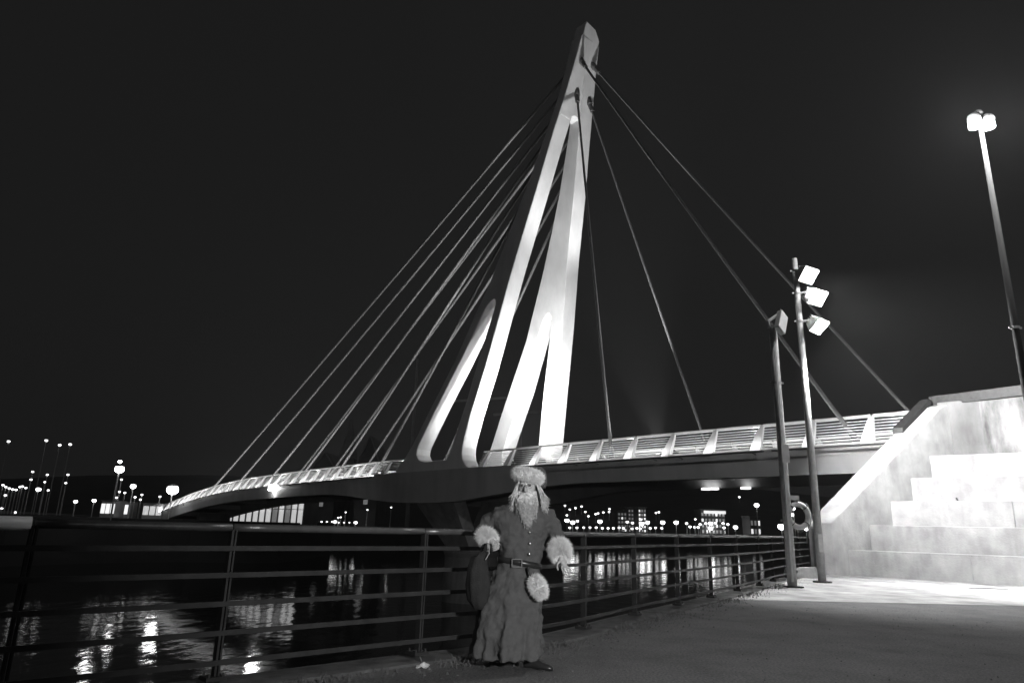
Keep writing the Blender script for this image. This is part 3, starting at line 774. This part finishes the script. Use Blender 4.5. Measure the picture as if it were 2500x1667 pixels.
# kiosks by the lamps on the far bank
def kiosk(px0, px1, pyt, pyb, Y, label, m_='facade', glow='window_lit'):
    a_, b_ = ondepth(px0, pyb, Y), ondepth(px1, pyb, Y); top = ondepth((px0 + px1) / 2, pyt, Y).z; z0 = 1.1
    c = V(((a_.x + b_.x) / 2, Y + 1.2, z0)); wx_ = b_.x - a_.x
    k = thing('kiosk', label, 'kiosk', c)
    mb = MB(); mb.box(c + V((0, 0, (top - z0) / 2)), (wx_, 2.4, top - z0)); mb.build('wall', m_, k)
    mb = MB(); mb.box(c + V((0, 0, top - z0 + .06)), (wx_ + .3, 2.8, .12)); mb.build('roof', 'roof', k)
    n_ = 3
    for i in range(n_):
        mb = MB(); mb.box(c + V((-wx_ / 2 + wx_ * (i + .5) / n_, -1.23, (top - z0) * .55)), (wx_ / n_ * .8, .04, (top - z0) * .6)); mb.build('window', glow, k)
kiosk(244, 279, 1223, 1250, 96, 'brightly lit kiosk below the dazzling tall lamp, leftmost of the three')
kiosk(281, 312, 1226, 1250, 99, 'lit kiosk in the middle of the three on the far bank')
kiosk(347, 395, 1230, 1252, 97, 'pale kiosk closest to the far end of the bridge', glow='hall_glow')

# glazed hall glowing under the deck
def hall():
    Y = 101; a_, b_ = ondepth(520, 1275, Y), ondepth(739, 1275, Y); z0 = .8; h = ondepth(620, 1195, Y).z - z0
    c = V(((a_.x + b_.x) / 2, Y + 4, z0)); wd = b_.x - a_.x
    o = thing('glazed_hall', 'long glowing glazed hall on the far shore, seen under the bridge deck', 'building', c)
    mb = MB(); mb.box(c + V((0, 0, h / 2)), (wd, 7.6, h)); mb.build('wall', 'facade', o)
    mb = MB(); mb.box(c + V((0, 0, h + .3)), (wd + 1, 8.6, .4)); mb.build('roof', 'roof', o)
    n_ = 14
    for i in range(n_):
        x = -wd / 2 + wd * (i + .5) / n_
        mb = MB(); mb.box(c + V((x, -3.84, h * .5)), (wd / n_ * .86, .1, h * .94)); p = mb.build('window', 'hall_glow' if i not in (9, 11) else 'window_dim', o)
        mb = MB(); mb.box(c + V((x, -3.91, h * .45)), (wd / n_ * .86, (.06), .08)); mb.build('transom', 'dark_steel', p)
    for i in range(n_ + 1):
        mb = MB(); mb.box(c + V((-wd / 2 + wd * i / n_, -4.02, h * .5)), (.16, .3, h)); mb.build('column', 'facade', o)
hall()

def block(px0, px1, pyt, Y, rows, cols, lit, label, dim='window_dim', m_='facade_dark', dep=9):
    a_, b_ = ondepth(px0, 1290, Y), ondepth(px1, 1290, Y); z0 = ground_z(a_.x, Y); top = ondepth((px0 + px1) / 2, pyt, Y).z
    wd, h = b_.x - a_.x, top - z0; c = V(((a_.x + b_.x) / 2, Y + dep / 2, z0))
    o = thing('building', label, 'building', c)
    mb = MB(); mb.box(c + V((0, 0, h / 2 - 1)), (wd, dep, h + 2)); mb.build('wall', m_, o)
    mb = MB(); mb.box(c + V((0, 0, h + .25)), (wd + .6, dep + .6, .5)); mb.build('roof', 'roof', o)
    rnd = random.Random(px0)
    for i in range(cols):
        for j in range(rows):
            on = rnd.random() < lit
            mb = MB(); mb.box(c + V((-wd / 2 + wd * (i + .5) / cols, -dep / 2 - .05, h * (j + .6) / (rows + .3))), (wd / cols * .55, .1, h / rows * .5)); mb.build('window', 'window_lit' if on else dim, o)
    return o
block(1559, 1578, 1240, 285, 6, 3, .8, 'narrow block with a lit window grid, right of the person')
block(1534, 1548, 1240, 300, 6, 2, .1, 'dim narrow block just left of the lit window grid')
block(1508, 1531, 1248, 305, 5, 3, .1, 'dim block two left of the lit window grid')
block(1712, 1772, 1246, 290, 4, 7, .25, 'wide dim block with a lit roof sign behind the waterfront lamps')
sg = ondepth(1745, 1250, 289.4); o = MB().box(sg, (9, .3, 1.1)).build('roof_sign', 'window_lit'); tag(o, 'long lit roof sign on the wide dim block', 'sign')
block(1832, 1858, 1262, 270, 2, 3, .5, 'low lit block towards the panel pole')
block(862, 900, 1266, 250, 2, 4, .4, 'low dimly lit block under the girder left of the pylon pier')
block(905, 918, 1250, 262, 3, 2, .2, 'small dim house beside the pylon pier')
# gabled roofs and spire behind the side-span railing
def gable(px0, px1, pyt, pyb, Y, label, name='gabled_house', cat='house', dep=14):
    a_, b_ = ondepth(px0, pyb, Y), ondepth(px1, pyb, Y); top = ondepth((px0 + px1) / 2, pyt, Y); z0 = .4; ze = a_.z; cx = (a_.x + b_.x) / 2; wd = b_.x - a_.x
    c = V((cx, Y, z0)); o = thing(name, label, cat, c)
    mb = MB(); mb.hexa([(a_.x, Y, z0), (b_.x, Y, z0), (b_.x, Y + dep, z0), (a_.x, Y + dep, z0), (a_.x, Y, ze), (b_.x, Y, ze), (b_.x, Y + dep, ze), (a_.x, Y + dep, ze)])
    mb.add([(a_.x, Y, ze + .01), (b_.x, Y, ze + .01), (cx, Y, top.z - .2)], [(0, 1, 2)]); mb.build('wall', 'facade_dark', o)
    for s_, e in ((-1, a_), (1, b_)):
        d = V((cx, 0, top.z)) - V((e.x, 0, ze)); nn = V((-d.z, 0, d.x)).normalized() * .35
        if nn.z < 0: nn = -nn
        q = [V((e.x, Y - .7, ze)), V((cx, Y - .7, top.z)), V((cx, Y + dep, top.z)), V((e.x, Y + dep, ze))]
        mb = MB(); mb.hexa(q + [p + nn for p in q]); mb.build('roof_slope', 'facade', o)
    mb = MB(); mb.box((cx, Y - .06, (z0 + ze) / 2), (wd * .2, .12, (ze - z0) * .3)); mb.build('window', 'window_dim', o)
gable(874, 926, 1066, 1130, 172, 'dim steep gable behind the side-span railing, beside the pylon')
gable(758, 822, 1105, 1150, 176, 'dim low gable behind the side-span railing, left of the spire')
def spire():
    Y = 190; b_ = ondepth(850, 1120, Y); t_ = ondepth(854, 1020, Y); c = V((b_.x, Y, .4)); o = thing('church_spire', 'dim pointed spire behind the side-span cables', 'tower', c)
    r = 2.6; rings = [[V((b_.x + r * k_ * math.cos(j * math.pi / 4 + .39), Y + r * k_ * math.sin(j * math.pi / 4 + .39), z)) for j in range(8)] for z, k_ in ((b_.z, 1), (t_.z, .06))]
    MB().loft(rings).build('roof', 'facade', o); MB().box(V((b_.x, Y, (b_.z + .4) / 2)), (4, 4, b_.z - .4)).build('wall', 'facade_dark', o)
    MB().box(V((b_.x, Y - 2.05, b_.z * .7)), (.9, .12, 2.0)).build('window', 'window_dim', o)
spire()
# dim gantry masts with cross bars behind the pylon
def gantry(px, pyt, Y, bars_, label):
    p = ondepth(px, pyt, Y); c = V((p.x, Y, .4)); o = thing('signal_mast', label, 'mast', c)
    MB().tube([c, V((p.x, Y, p.z))], [.42, .28], 8).build('shaft', 'facade', o)
    for x0, x1, py in bars_:
        q0, q1 = ondepth(x0, py + 4, Y - .4), ondepth(x1, py - 4, Y - .4)
        MB().tube([q0, q1], .26, 6).build('cross_bar', 'facade', o)
gantry(1020, 876, 130, [], 'dim slender mast standing behind the pylon left leg')
gantry(1272, 985, 128, [(1108, 1236, 975), (1204, 1326, 1008)], 'dim mast with two cross bars seen between the pylon legs')

# ------------------------------------------------------------------ PERSON in long coat, walking along the quay
PY = 7.12
foot = onz(1298, 1632); foot.z = 0
def Q(px, py, dy=0.0): return ondepth(px, py, PY + dy)
def skin_obj(name, nodes, edges, m_, parent=None, sub=1, root=0, rad_floor=.004):
    """nodes: list of (Vector, rx, ry); grown with a Skin modifier"""
    off = parent.location if parent is not None else foot
    me = bpy.data.meshes.new(name); me.from_pydata([tuple(p - off) for p, *_ in nodes], edges, [])
    o = bpy.data.objects.new(name, me); col.objects.link(o); me.materials.append(MATS[m_])
    sk = o.modifiers.new('skin', 'SKIN'); sk.use_smooth_shade = True
    if not me.skin_vertices: me.skin_vertices.new()
    for i, (p, rx, ry) in enumerate(nodes):
        me.skin_vertices[0].data[i].radius = (rx, ry); me.skin_vertices[0].data[i].use_root = (i == root)
    ss = o.modifiers.new('sub', 'SUBSURF'); ss.levels = sub; ss.render_levels = sub
    if parent is not None: o.parent = parent
    else: o.location = foot
    return o
nodes = []; edges = []
def chain(start, pts):
    prev = start
    for p, rx, ry in pts:
        nodes.append((V(p), rx, ry)); k = len(nodes) - 1
        if prev is not None: edges.append((prev, k))
        prev = k
    return prev
pel = chain(None, [(Q(1262, 1392), .13, .10)])
ch = chain(pel, [(Q(1270, 1345), .12, .09), (Q(1278, 1290), .15, .10), (Q(1284, 1252), .11, .08)])
hd = chain(ch, [(Q(1287, 1228), .055, .055), (Q(1286, 1212, -.01), .062, .075), (Q(1286, 1196, -.015), .078, .095), (Q(1287, 1178, -.01), .078, .095), (Q(1288, 1163, .005), .06, .07)])
# right arm (left in the picture): elbow out, fist at the hip holding the sack
ra = chain(ch, [(Q(1222, 1254, .02), .06, .06), (Q(1188, 1284, .08), .048, .048), (Q(1172, 1303, .06), .042, .042), (Q(1192, 1314, -.10), .034, .034), (Q(1203, 1322, -.16), .026, .036)])
palm = nodes[ra][0]
pr = chain(ra, [(Q(1212, 1332, -.19), .024, .036)])
def finger(root, pts, r=.0092): chain(root, [(p, r * (1 - .12 * i), r * (1 - .12 * i)) for i, p in enumerate(pts)])
for k in range(4):      # closed round the sack's neck
    ox, oy = k * 1.6, k * 4.2
    finger(pr, [Q(1216 + ox * .3, 1326 + oy, -.215 + .002 * k), Q(1209 + ox * .3, 1329 + oy, -.25 + .004 * k), Q(1202 + ox * .3, 1331 + oy, -.235), Q(1203 + ox * .3, 1331 + oy, -.205)])
finger(ra, [Q(1203, 1329, -.205), Q(1206, 1336, -.235), Q(1213, 1340, -.25)], .011)
# left arm: hanging away from the body, hand open downwards
la = chain(ch, [(Q(1336, 1256, .02), .06, .06), (Q(1357, 1292, .05), .048, .048), (Q(1364, 1316, .03), .042, .042), (Q(1368, 1348, -.10), .034, .034), (Q(1373, 1364, -.14), .034, .024)])
plm = chain(la, [(Q(1377, 1376, -.155), .040, .021)])
for k, (dx, ln) in enumerate(((-8, .85), (-2.5, 1.0), (3, .95), (8, .75))):
    finger(plm, [Q(1379 + dx, 1384, -.165), Q(1382 + dx * 1.15, 1384 + 8 * ln, -.175), Q(1385 + dx * 1.2, 1384 + 15 * ln, -.165), Q(1386 + dx * 1.2, 1384 + 20 * ln, -.150)])
finger(la, [Q(1362, 1374, -.165), Q(1360, 1384, -.185), Q(1363, 1392, -.195)], .010)
# legs
chain(pel, [(Q(1278, 1408), .085, .085), (Q(1288, 1500, -.05), .06, .06), (Q(1290, 1580, .0), .05, .05), (V((foot.x - .01, foot.y + .02, .09)), .04, .04)])
lb_ = V((foot.x - .30, foot.y + .26, .10))
chain(pel, [(Q(1246, 1408), .085, .085), (Q(1240, 1500, .05), .06, .06), (V((lb_.x, lb_.y, .38)), .05, .05), (lb_, .04, .04)])
body = skin_obj('person', nodes, edges, 'skin', None, 2, 0)
tag(body, 'person with long pale beard and fur-trimmed dark coat walking before the railing', 'person')
# face details
def child(mb, name, m_, smooth_=True, parent=body, **kw): return mb.build(name, m_, parent, smooth_=smooth_, **kw)
mb = MB(); nr = []
for k, (px, py, dy, r) in enumerate(((1284, 1184, -.105, .008), (1283, 1191, -.125, .012), (1283, 1196.5, -.135, .017), (1283, 1199.5, -.115, .014))): nr.append((Q(px, py, dy), r))
mb.tube([p for p, r in nr], [r for p, r in nr], 8); child(mb, 'nose', 'skin')
for px in (1274.5, 1294):
    c = Q(px, 1185, -.098)
    mb = MB(); mb.ball(c, V((.014, .010, .009)), 10, 6); e = child(mb, 'eye', 'eye_white')
    mb = MB(); mb.ball(c + V((0, -.007, .001)), .0095, 8, 5); mb.build('iris', 'eye_dark', e, smooth_=True)
    mb = MB(); mb.tube([c + V((-.02, -.006, .016)), c + V((0, -.012, .021)), c + V((.02, -.006, .017))], [.004, .006, .004], 6); child(mb, 'eyebrow', 'beard')
    mb = MB(); mb.torus(c + V((0, -.018, -.006)), .021, .0016, (0, 1, .15), 20, 5); child(mb, 'spectacle_rim', 'anchor_steel')
mb = MB(); mb.tube([Q(1279.5, 1186, -.118), Q(1284, 1184.5, -.124), Q(1289, 1186, -.118)], .0015, 5); child(mb, 'spectacle_bridge', 'steel_bright')

# coat: torso, sleeves and flared skirt joined into one cloth surface
mb = MB(); rings = []
prof_c = [(1230, 1288, 24, .085), (1240, 1284, 46, .10), (1252, 1279, 72, .13), (1275, 1276, 70, .145), (1300, 1274, 64, .15), (1330, 1272, 57, .15), (1352, 1271, 52, .145), (1372, 1270, 50, .14), (1388, 1266, 54, .15), (1410, 1260, 61, .17), (1440, 1253, 67, .20), (1480, 1246, 73, .235), (1520, 1241, 77, .27), (1560, 1238, 79, .30), (1585, 1236, 80, .315), (1600, 1235, 80, .32)]
NSEG = 72
for py, cx_, hw_, hd_ in prof_c:
    c = Q(cx_, py); wd = hw_ / 247.0 * (c - CAM).length / 7.0
    fl = smooth(1395, 1600, py); r_ = []
    for k in range(NSEG):
        th = 2 * math.pi * k / NSEG
        f = 1 + fl * (.085 * math.sin(th * 7 + py * .004) + .05 * math.sin(th * 13 + 1.3 + py * .006) + .03 * math.sin(th * 23 + 2))
        f += .012 * math.sin(th * 5 + py * .09) * (1 - fl)
        r_.append(c + V((wd * f * math.cos(th), hd_ * f * math.sin(th), 0)))
    rings.append(r_)
mb.loft(rings)
def sleeve(pts): mb.tube([p for p, r in pts], [r for p, r in pts], 20)
sleeve([(Q(1243, 1256), .10), (Q(1218, 1256, .02), .092), (Q(1190, 1280, .07), .078), (Q(1170, 1302, .06), .075), (Q(1180, 1309, -.02), .072), (Q(1190, 1313, -.09), .07)])
sleeve([(Q(1315, 1256), .10), (Q(1336, 1258, .02), .092), (Q(1354, 1290, .05), .078), (Q(1362, 1314, .03), .076), (Q(1366, 1342, -.08), .074)])
coat = mb.build('coat', 'coat_cloth', body)
rm = coat.modifiers.new('merge', 'REMESH'); rm.mode = 'VOXEL'; rm.voxel_size = .011; rm.use_smooth_shade = True
sm = coat.modifiers.new('soften', 'SMOOTH'); sm.iterations = 4; sm.factor = .5
tx = bpy.data.textures.new('folds', 'CLOUDS'); tx.noise_scale = .10; tx.noise_depth = 2
dp = coat.modifiers.new('folds', 'DISPLACE'); dp.texture = tx; dp.strength = .06; dp.mid_level = .5

def fur_on(mb, P, Nrm, ln, w_=.004, droop=.3, rnd=random):
    d = (Nrm + V((rnd.gauss(0, .35), rnd.gauss(0, .35), rnd.gauss(0, .35) - droop))).normalized()
    a_ = d.cross(V((rnd.gauss(0, 1), rnd.gauss(0, 1), rnd.gauss(0, 1)))).normalized() * w_
    b2 = d.cross(a_).normalized() * w_
    tip = P + d * ln * rnd.uniform(.6, 1.2)
    mb.add([P + a_, P - a_ * .5 + b2 * .87, P - a_ * .5 - b2 * .87, tip], [(0, 1, 3), (1, 2, 3), (2, 0, 3)])
def fur_tube(name, pts, rads, cnt, ln, parent, seg=18, w_=.005, label=None):
    mb = MB(); mb.tube(pts, rads, seg)
    n = len(pts)
    for i in range(cnt):
        u = random.random() * (n - 1); k = min(int(u), n - 2); f = u - k
        p = pts[k].lerp(pts[k + 1], f); r = rads[k] * (1 - f) + rads[k + 1] * f
        d = (pts[k + 1] - pts[k]).normalized(); x = d.cross(V((0, 0, 1)) if abs(d.z) < .9 else V((1, 0, 0))).normalized(); y = d.cross(x); an = random.random() * 6.283
        nn = x * math.cos(an) + y * math.sin(an); endn = d * (1.2 * (abs(f + k) / (n - 1) - .5))
        fur_on(mb, p + nn * r * .93, (nn + endn).normalized(), ln * random.uniform(.8, 1.7), w_ * .68, .3)
    o = mb.build(name, 'fur', parent, smooth_=False, fixn=False)
    if label: o['label'] = label
    return o
def bulge(p, q, r0_, rm_, n=7):
    pts = [p.lerp(q, i / (n - 1)) for i in range(n)]; return pts, [r0_ + (rm_ - r0_) * math.sin(math.pi * (i / (n - 1) * .86 + .07)) for i in range(n)]
pts, rr_ = bulge(Q(1177, 1303, -.02), Q(1201, 1321, -.15), .04, .068); fur_tube('fur_cuff', pts, rr_, 9000, .035, coat)
pts, rr_ = bulge(Q(1363, 1326, -.03), Q(1371, 1360, -.14), .055, .088); fur_tube('fur_cuff', pts, rr_, 10000, .035, coat)
# white fur shape for the moving hand's blurred second image, hung at the belt
pts = [Q(1302, 1412, -.22), Q(1308, 1422, -.24), Q(1315, 1434, -.25), Q(1320, 1446, -.25), Q(1322, 1455, -.24)]
fur_tube('hand_ghost', pts, [.035, .058, .062, .05, .025], 8000, .03, coat, label='white fur shape made for the blurred second image of the hand')
mb = MB(); mb.tube([Q(1290, 1384, -.19), Q(1294, 1398, -.21), Q(1300, 1412, -.22)], .012, 6); child(mb, 'hand_ghost_cord', 'coat_cloth', parent=coat)  # cord that ties the hand's ghost shape to the belt
# belt, buckle, buttons
mb = MB(); rings = []
for dz in (-.028, .028):
    r_ = []
    for k in range(48):
        th = 2 * math.pi * k / 48; c = Q(1269, 1374)
        r_.append(c + V((.222 * math.cos(th), .162 * math.sin(th), dz - .035 * math.cos(th - .35))))
    rings.append(r_)
mb.loft(rings, False); bl = child(mb, 'belt', 'leather', parent=coat); sl = bl.modifiers.new('thickness', 'SOLIDIFY'); sl.thickness = .006
mb = MB(); bc = Q(1262, 1374, -.185)
for dx, dz, sx, sz in ((0, .035, .1, .009), (0, -.035, .1, .009), (-.047, 0, .009, .07), (.047, 0, .009, .07)): mb.box(bc + V((dx, 0, dz)), (sx, .008, sz))
mb.build('buckle', 'anchor_steel', bl)
for px, py in ((1293, 1299), (1294, 1326), (1292, 1352)):
    c = Q(px, py, -.165); mb = MB(); mb.ball(c, V((.014, .008, .014)), 10, 6); child(mb, 'button', 'steel_bright', parent=coat)
# hat: fur band and drooping cloth crown
c_h = Q(1289, 1162, .0); mb = MB(); nseg = 40; ctr = []
for k in range(nseg + 1):
    th = 2 * math.pi * k / nseg; ctr.append(c_h + V((.100 * math.cos(th), .108 * math.sin(th), -.018 * math.cos(th) - .01 * math.sin(th))))
mb = MB(); mb.tube(ctr, [.052 + .006 * math.sin(k * 1.7) + .005 * math.sin(k * 3.1 + 1) for k in range(nseg + 1)], 14, False)
for i in range(15000):
    th = random.random() * 6.283; u = random.random() * 6.283; d = V((math.cos(th), math.sin(th), 0)); p = c_h + V((.100 * math.cos(th), .108 * math.sin(th), -.018 * math.cos(th) - .01 * math.sin(th)))
    nn = d * math.cos(u) + V((0, 0, 1)) * math.sin(u); fur_on(mb, p + nn * .046, nn, random.uniform(.018, .045), .0034, .15)
hatband = mb.build('hat_fur_band', 'fur', body, fixn=False)
mb = MB(); rings = []
for c, rx, ry in ((c_h + V((0, .01, .0)), .11, .118), (c_h + V((.0, .02, .05)), .10, .108), (c_h + V((.03, .04, .085)), .085, .095), (c_h + V((.08, .06, .095)), .066, .075), (c_h + V((.13, .07, .06)), .055, .055), (c_h + V((.155, .07, .0)), .046, .046), (c_h + V((.162, .07, -.06)), .038, .038), (c_h + V((.16, .06, -.11)), .02, .02)):
    rings.append([c + V((rx * math.cos(k * math.pi / 10), ry * math.sin(k * math.pi / 10), .012 * math.sin(k * 1.9))) for k in range(20)])
mb.loft(rings); cr = child(mb, 'hat_crown', 'coat_cloth')
# hair and beard strands
def strand(mb, pts, w_):
    n = len(pts); rads = [w_ * (1 - .8 * i / (n - 1)) for i in range(n)]; mb.tube(pts, rads, 3, False)
mb = MB()
for i in range(900):
    u = random.uniform(-1, 1); st = Q(1285 + u * 24, 1201 + abs(u) * -3 + random.uniform(0, 10), -.085 + abs(u) ** 2 * .07)
    ln = (80 - 34 * abs(u) ** 1.3) * random.uniform(.5, 1.1); sp = 1 - .35 * random.random()
    ex = 1285 + u * 20 * sp + random.gauss(0, 4) + 4
    p1 = Q(1285 + u * 27, st_y := 1212 + random.uniform(0, 8), -.125 + abs(u) * .05)
    p2 = Q((1285 + u * 26 + ex) / 2 + random.gauss(0, 2), 1206 + ln * .6, -.17 + abs(u) * .03 + random.uniform(-.015, .015))
    p3 = Q(ex, 1206 + ln, -.175 + random.uniform(-.02, .02))
    strand(mb, [st, p1, p2, p3], .0055)
for i in range(150):     # moustache
    sgn = random.choice((-1, 1)); st = Q(1284 + sgn * random.uniform(0, 5), 1203 + random.uniform(-1, 3), -.125)
    strand(mb, [st, Q(1284 + sgn * random.uniform(9, 16), 1207 + random.uniform(-1, 5), -.12), Q(1284 + sgn * random.uniform(15, 25), 1218 + random.uniform(-2, 12), -.10)], .0045)
mb.ball(Q(1285, 1212, -.055), V((.075, .055, .075)), 12, 8)
child(mb, 'beard', 'beard', fixn=False)
mb = MB()
for i in range(900):
    sgn = -1 if i % 2 else 1; a_ = random.uniform(-.5, 1.5); bx = math.cos(a_) * .098; by = math.sin(a_) * .105
    c0 = Q(1288, 1180, 0) + V((sgn * bx, by, random.uniform(-.01, .02)))
    out = random.uniform(0, .05) + (.03 if sgn > 0 else 0); ln = random.uniform(.14, .33)
    strand(mb, [c0, c0 + V((sgn * (.02 + out * .3), -.01, -ln * .35)), c0 + V((sgn * (.02 + out * .8), -.035, -ln * .75)), c0 + V((sgn * (.02 + out * 1.3) + random.gauss(0, .012), -.05, -ln))], .0055)
child(mb, 'hair', 'beard', fixn=False)
# boots
def boot(ank, dirv):
    d = V(dirv).normalized(); s_ = V((-d.y, d.x, 0)); mb = MB(); rings = []
    g = V((ank.x, ank.y, 0))
    for dx, wd, h in ((-.075, .032, .085), (-.06, .04, .10), (0, .043, .11), (.06, .042, .085), (.12, .046, .062), (.17, .044, .052), (.205, .030, .042), (.22, .012, .03)):
        c = g + d * dx; rings.append([c + s_ * wd * math.cos(k * math.pi / 8) + V((0, 0, .005 + h * .5 + h * .5 * math.sin(k * math.pi / 8))) for k in range(16)])
    mb.loft(rings)
    mb.tube([g + V((0, 0, .06)), g + V((0, 0, .2)), g + V((0, 0, .4))], [.05, .055, .065], 16)
    b_ = child(mb, 'boot', 'leather'); return b_
boot(V((foot.x, foot.y, 0)), (.95, -.45, 0)); boot(V((lb_.x, lb_.y, 0)), (.8, -.6, 0))

# sack held in the fist
sk0 = Q(1203, 1334, -.215)
sack = thing('sack', 'dark cloth sack tied with a pale rope, hanging from the hand of the person', 'sack', V((sk0.x - .1, sk0.y, .55)))
mb = MB(); rings = []
spec = [(sk0 + V((.05, .0, .02)), .012, .012), (sk0, .016, .016), (sk0 + V((-.05, .01, .0)), .03, .028), (sk0 + V((-.10, .03, -.03)), .055, .05), (sk0 + V((-.13, .06, -.10)), .08, .085), (sk0 + V((-.14, .10, -.22)), .105, .115), (sk0 + V((-.13, .12, -.36)), .12, .125), (sk0 + V((-.12, .12, -.50)), .105, .11), (sk0 + V((-.115, .12, -.58)), .05, .06)]
for j, (c, rx, ry) in enumerate(spec):
    lump = min(j, 8) / 8
    rings.append([c + (V((rx * math.cos(k * math.pi / 18), ry * math.sin(k * math.pi / 18), 0)) if j > 3 else V((rx * .25 * math.cos(k * math.pi / 18), ry * math.sin(k * math.pi / 18), rx * math.cos(k * math.pi / 18)))) * (1 + .06 * math.sin(k * 1.4 + j) + .05 * math.sin(k * .7 - j * 1.7)) for k in range(36)])
mb.loft(rings); sb2 = mb.build('cloth', 'sack_cloth', sack, smooth_=True)
mb = MB(); q = sk0 + V((-.035, .01, 0))
for t_ in range(3): mb.torus(q + V((-.008 * t_, 0, 0)), .029, .005, (1, .1, .1), 18, 6)
mb.tube([q + V((0, -.03, -.01)), q + V((.005, -.045, -.06)), q + V((-.03, -.05, -.12))], .005, 6); mb.build('tie_rope', 'rope', sack)

# ------------------------------------------------------------------ thin haze volume added to lift the blacks
HAZE = 0.0004
Mh = bpy.data.materials.new('haze'); Mh.use_nodes = True; MATS['haze'] = Mh
for nd in list(Mh.node_tree.nodes):
    if nd.type == 'BSDF_PRINCIPLED': Mh.node_tree.nodes.remove(nd)
vn = Mh.node_tree.nodes.new('ShaderNodeVolumePrincipled'); vn.inputs['Color'].default_value = (.95, .95, .95, 1); vn.inputs['Density'].default_value = HAZE; vn.inputs['Anisotropy'].default_value = .2
Mh.node_tree.links.new(vn.outputs[0], [n for n in Mh.node_tree.nodes if n.type == 'OUTPUT_MATERIAL'][0].inputs['Volume'])
hz = MB().box((0, 355, 36), (2000, 1310, 86)).build('haze', 'haze'); tag(hz, 'thin haze added over the harbour to lift the blacks', 'haze', kind='stuff')

# ------------------------------------------------------------------ labels of the counted lamps: place in their row, from the left
ORD = ['first', 'second', 'third', 'fourth', 'fifth', 'sixth', 'seventh', 'eighth', 'ninth', 'tenth', 'eleventh', 'twelfth', 'thirteenth', 'fourteenth', 'fifteenth', 'sixteenth', 'seventeenth', 'eighteenth', 'nineteenth', 'twentieth']
PHR = {'hillside street lights': 'small lights on the dark hillside', 'promenade lights right of the person': 'even row of promenade lights right of the person',
       'large waterfront lamps': 'large bright waterfront lamps under the deck', 'medium waterfront lamps': 'medium waterfront lamps under the deck',
       'lamps between the two poles': 'bright lamps clustered between the two poles', 'promenade lights left of the pylon pier': 'tiny promenade lights beside the glowing hall',
       'round promenade lamps': 'round lamps among the tiny promenade lights', 'scattered lights below the girder': 'small scattered lights below the girder',
       'tall harbour masts': 'tall harbour masts with a light on top', 'mid-height harbour lamps': 'mid-height lamps below the harbour masts', 'low lamps at the left edge': 'low cluster of lamps at the left edge',
       'low lone lamps': 'lone low lamps left of the kiosks', 'small lamps by the kiosks': 'small lamps near the kiosks across the water'}
rows = {}
for o in list(col.objects):
    g = o.get('group')
    if g in PHR and o.parent is None:
        me = o.data; q = sum((v.co for v in me.vertices), V()) / len(me.vertices) - CAM
        rows.setdefault(g, []).append((q.dot(RT) / q.dot(FW), o))
for g, lst in rows.items():
    lst.sort(key=lambda t: t[0])
    for k, (_, o) in enumerate(lst): o['label'] = ORD[min(k, 19)] + ' from the left of the ' + PHR[g]
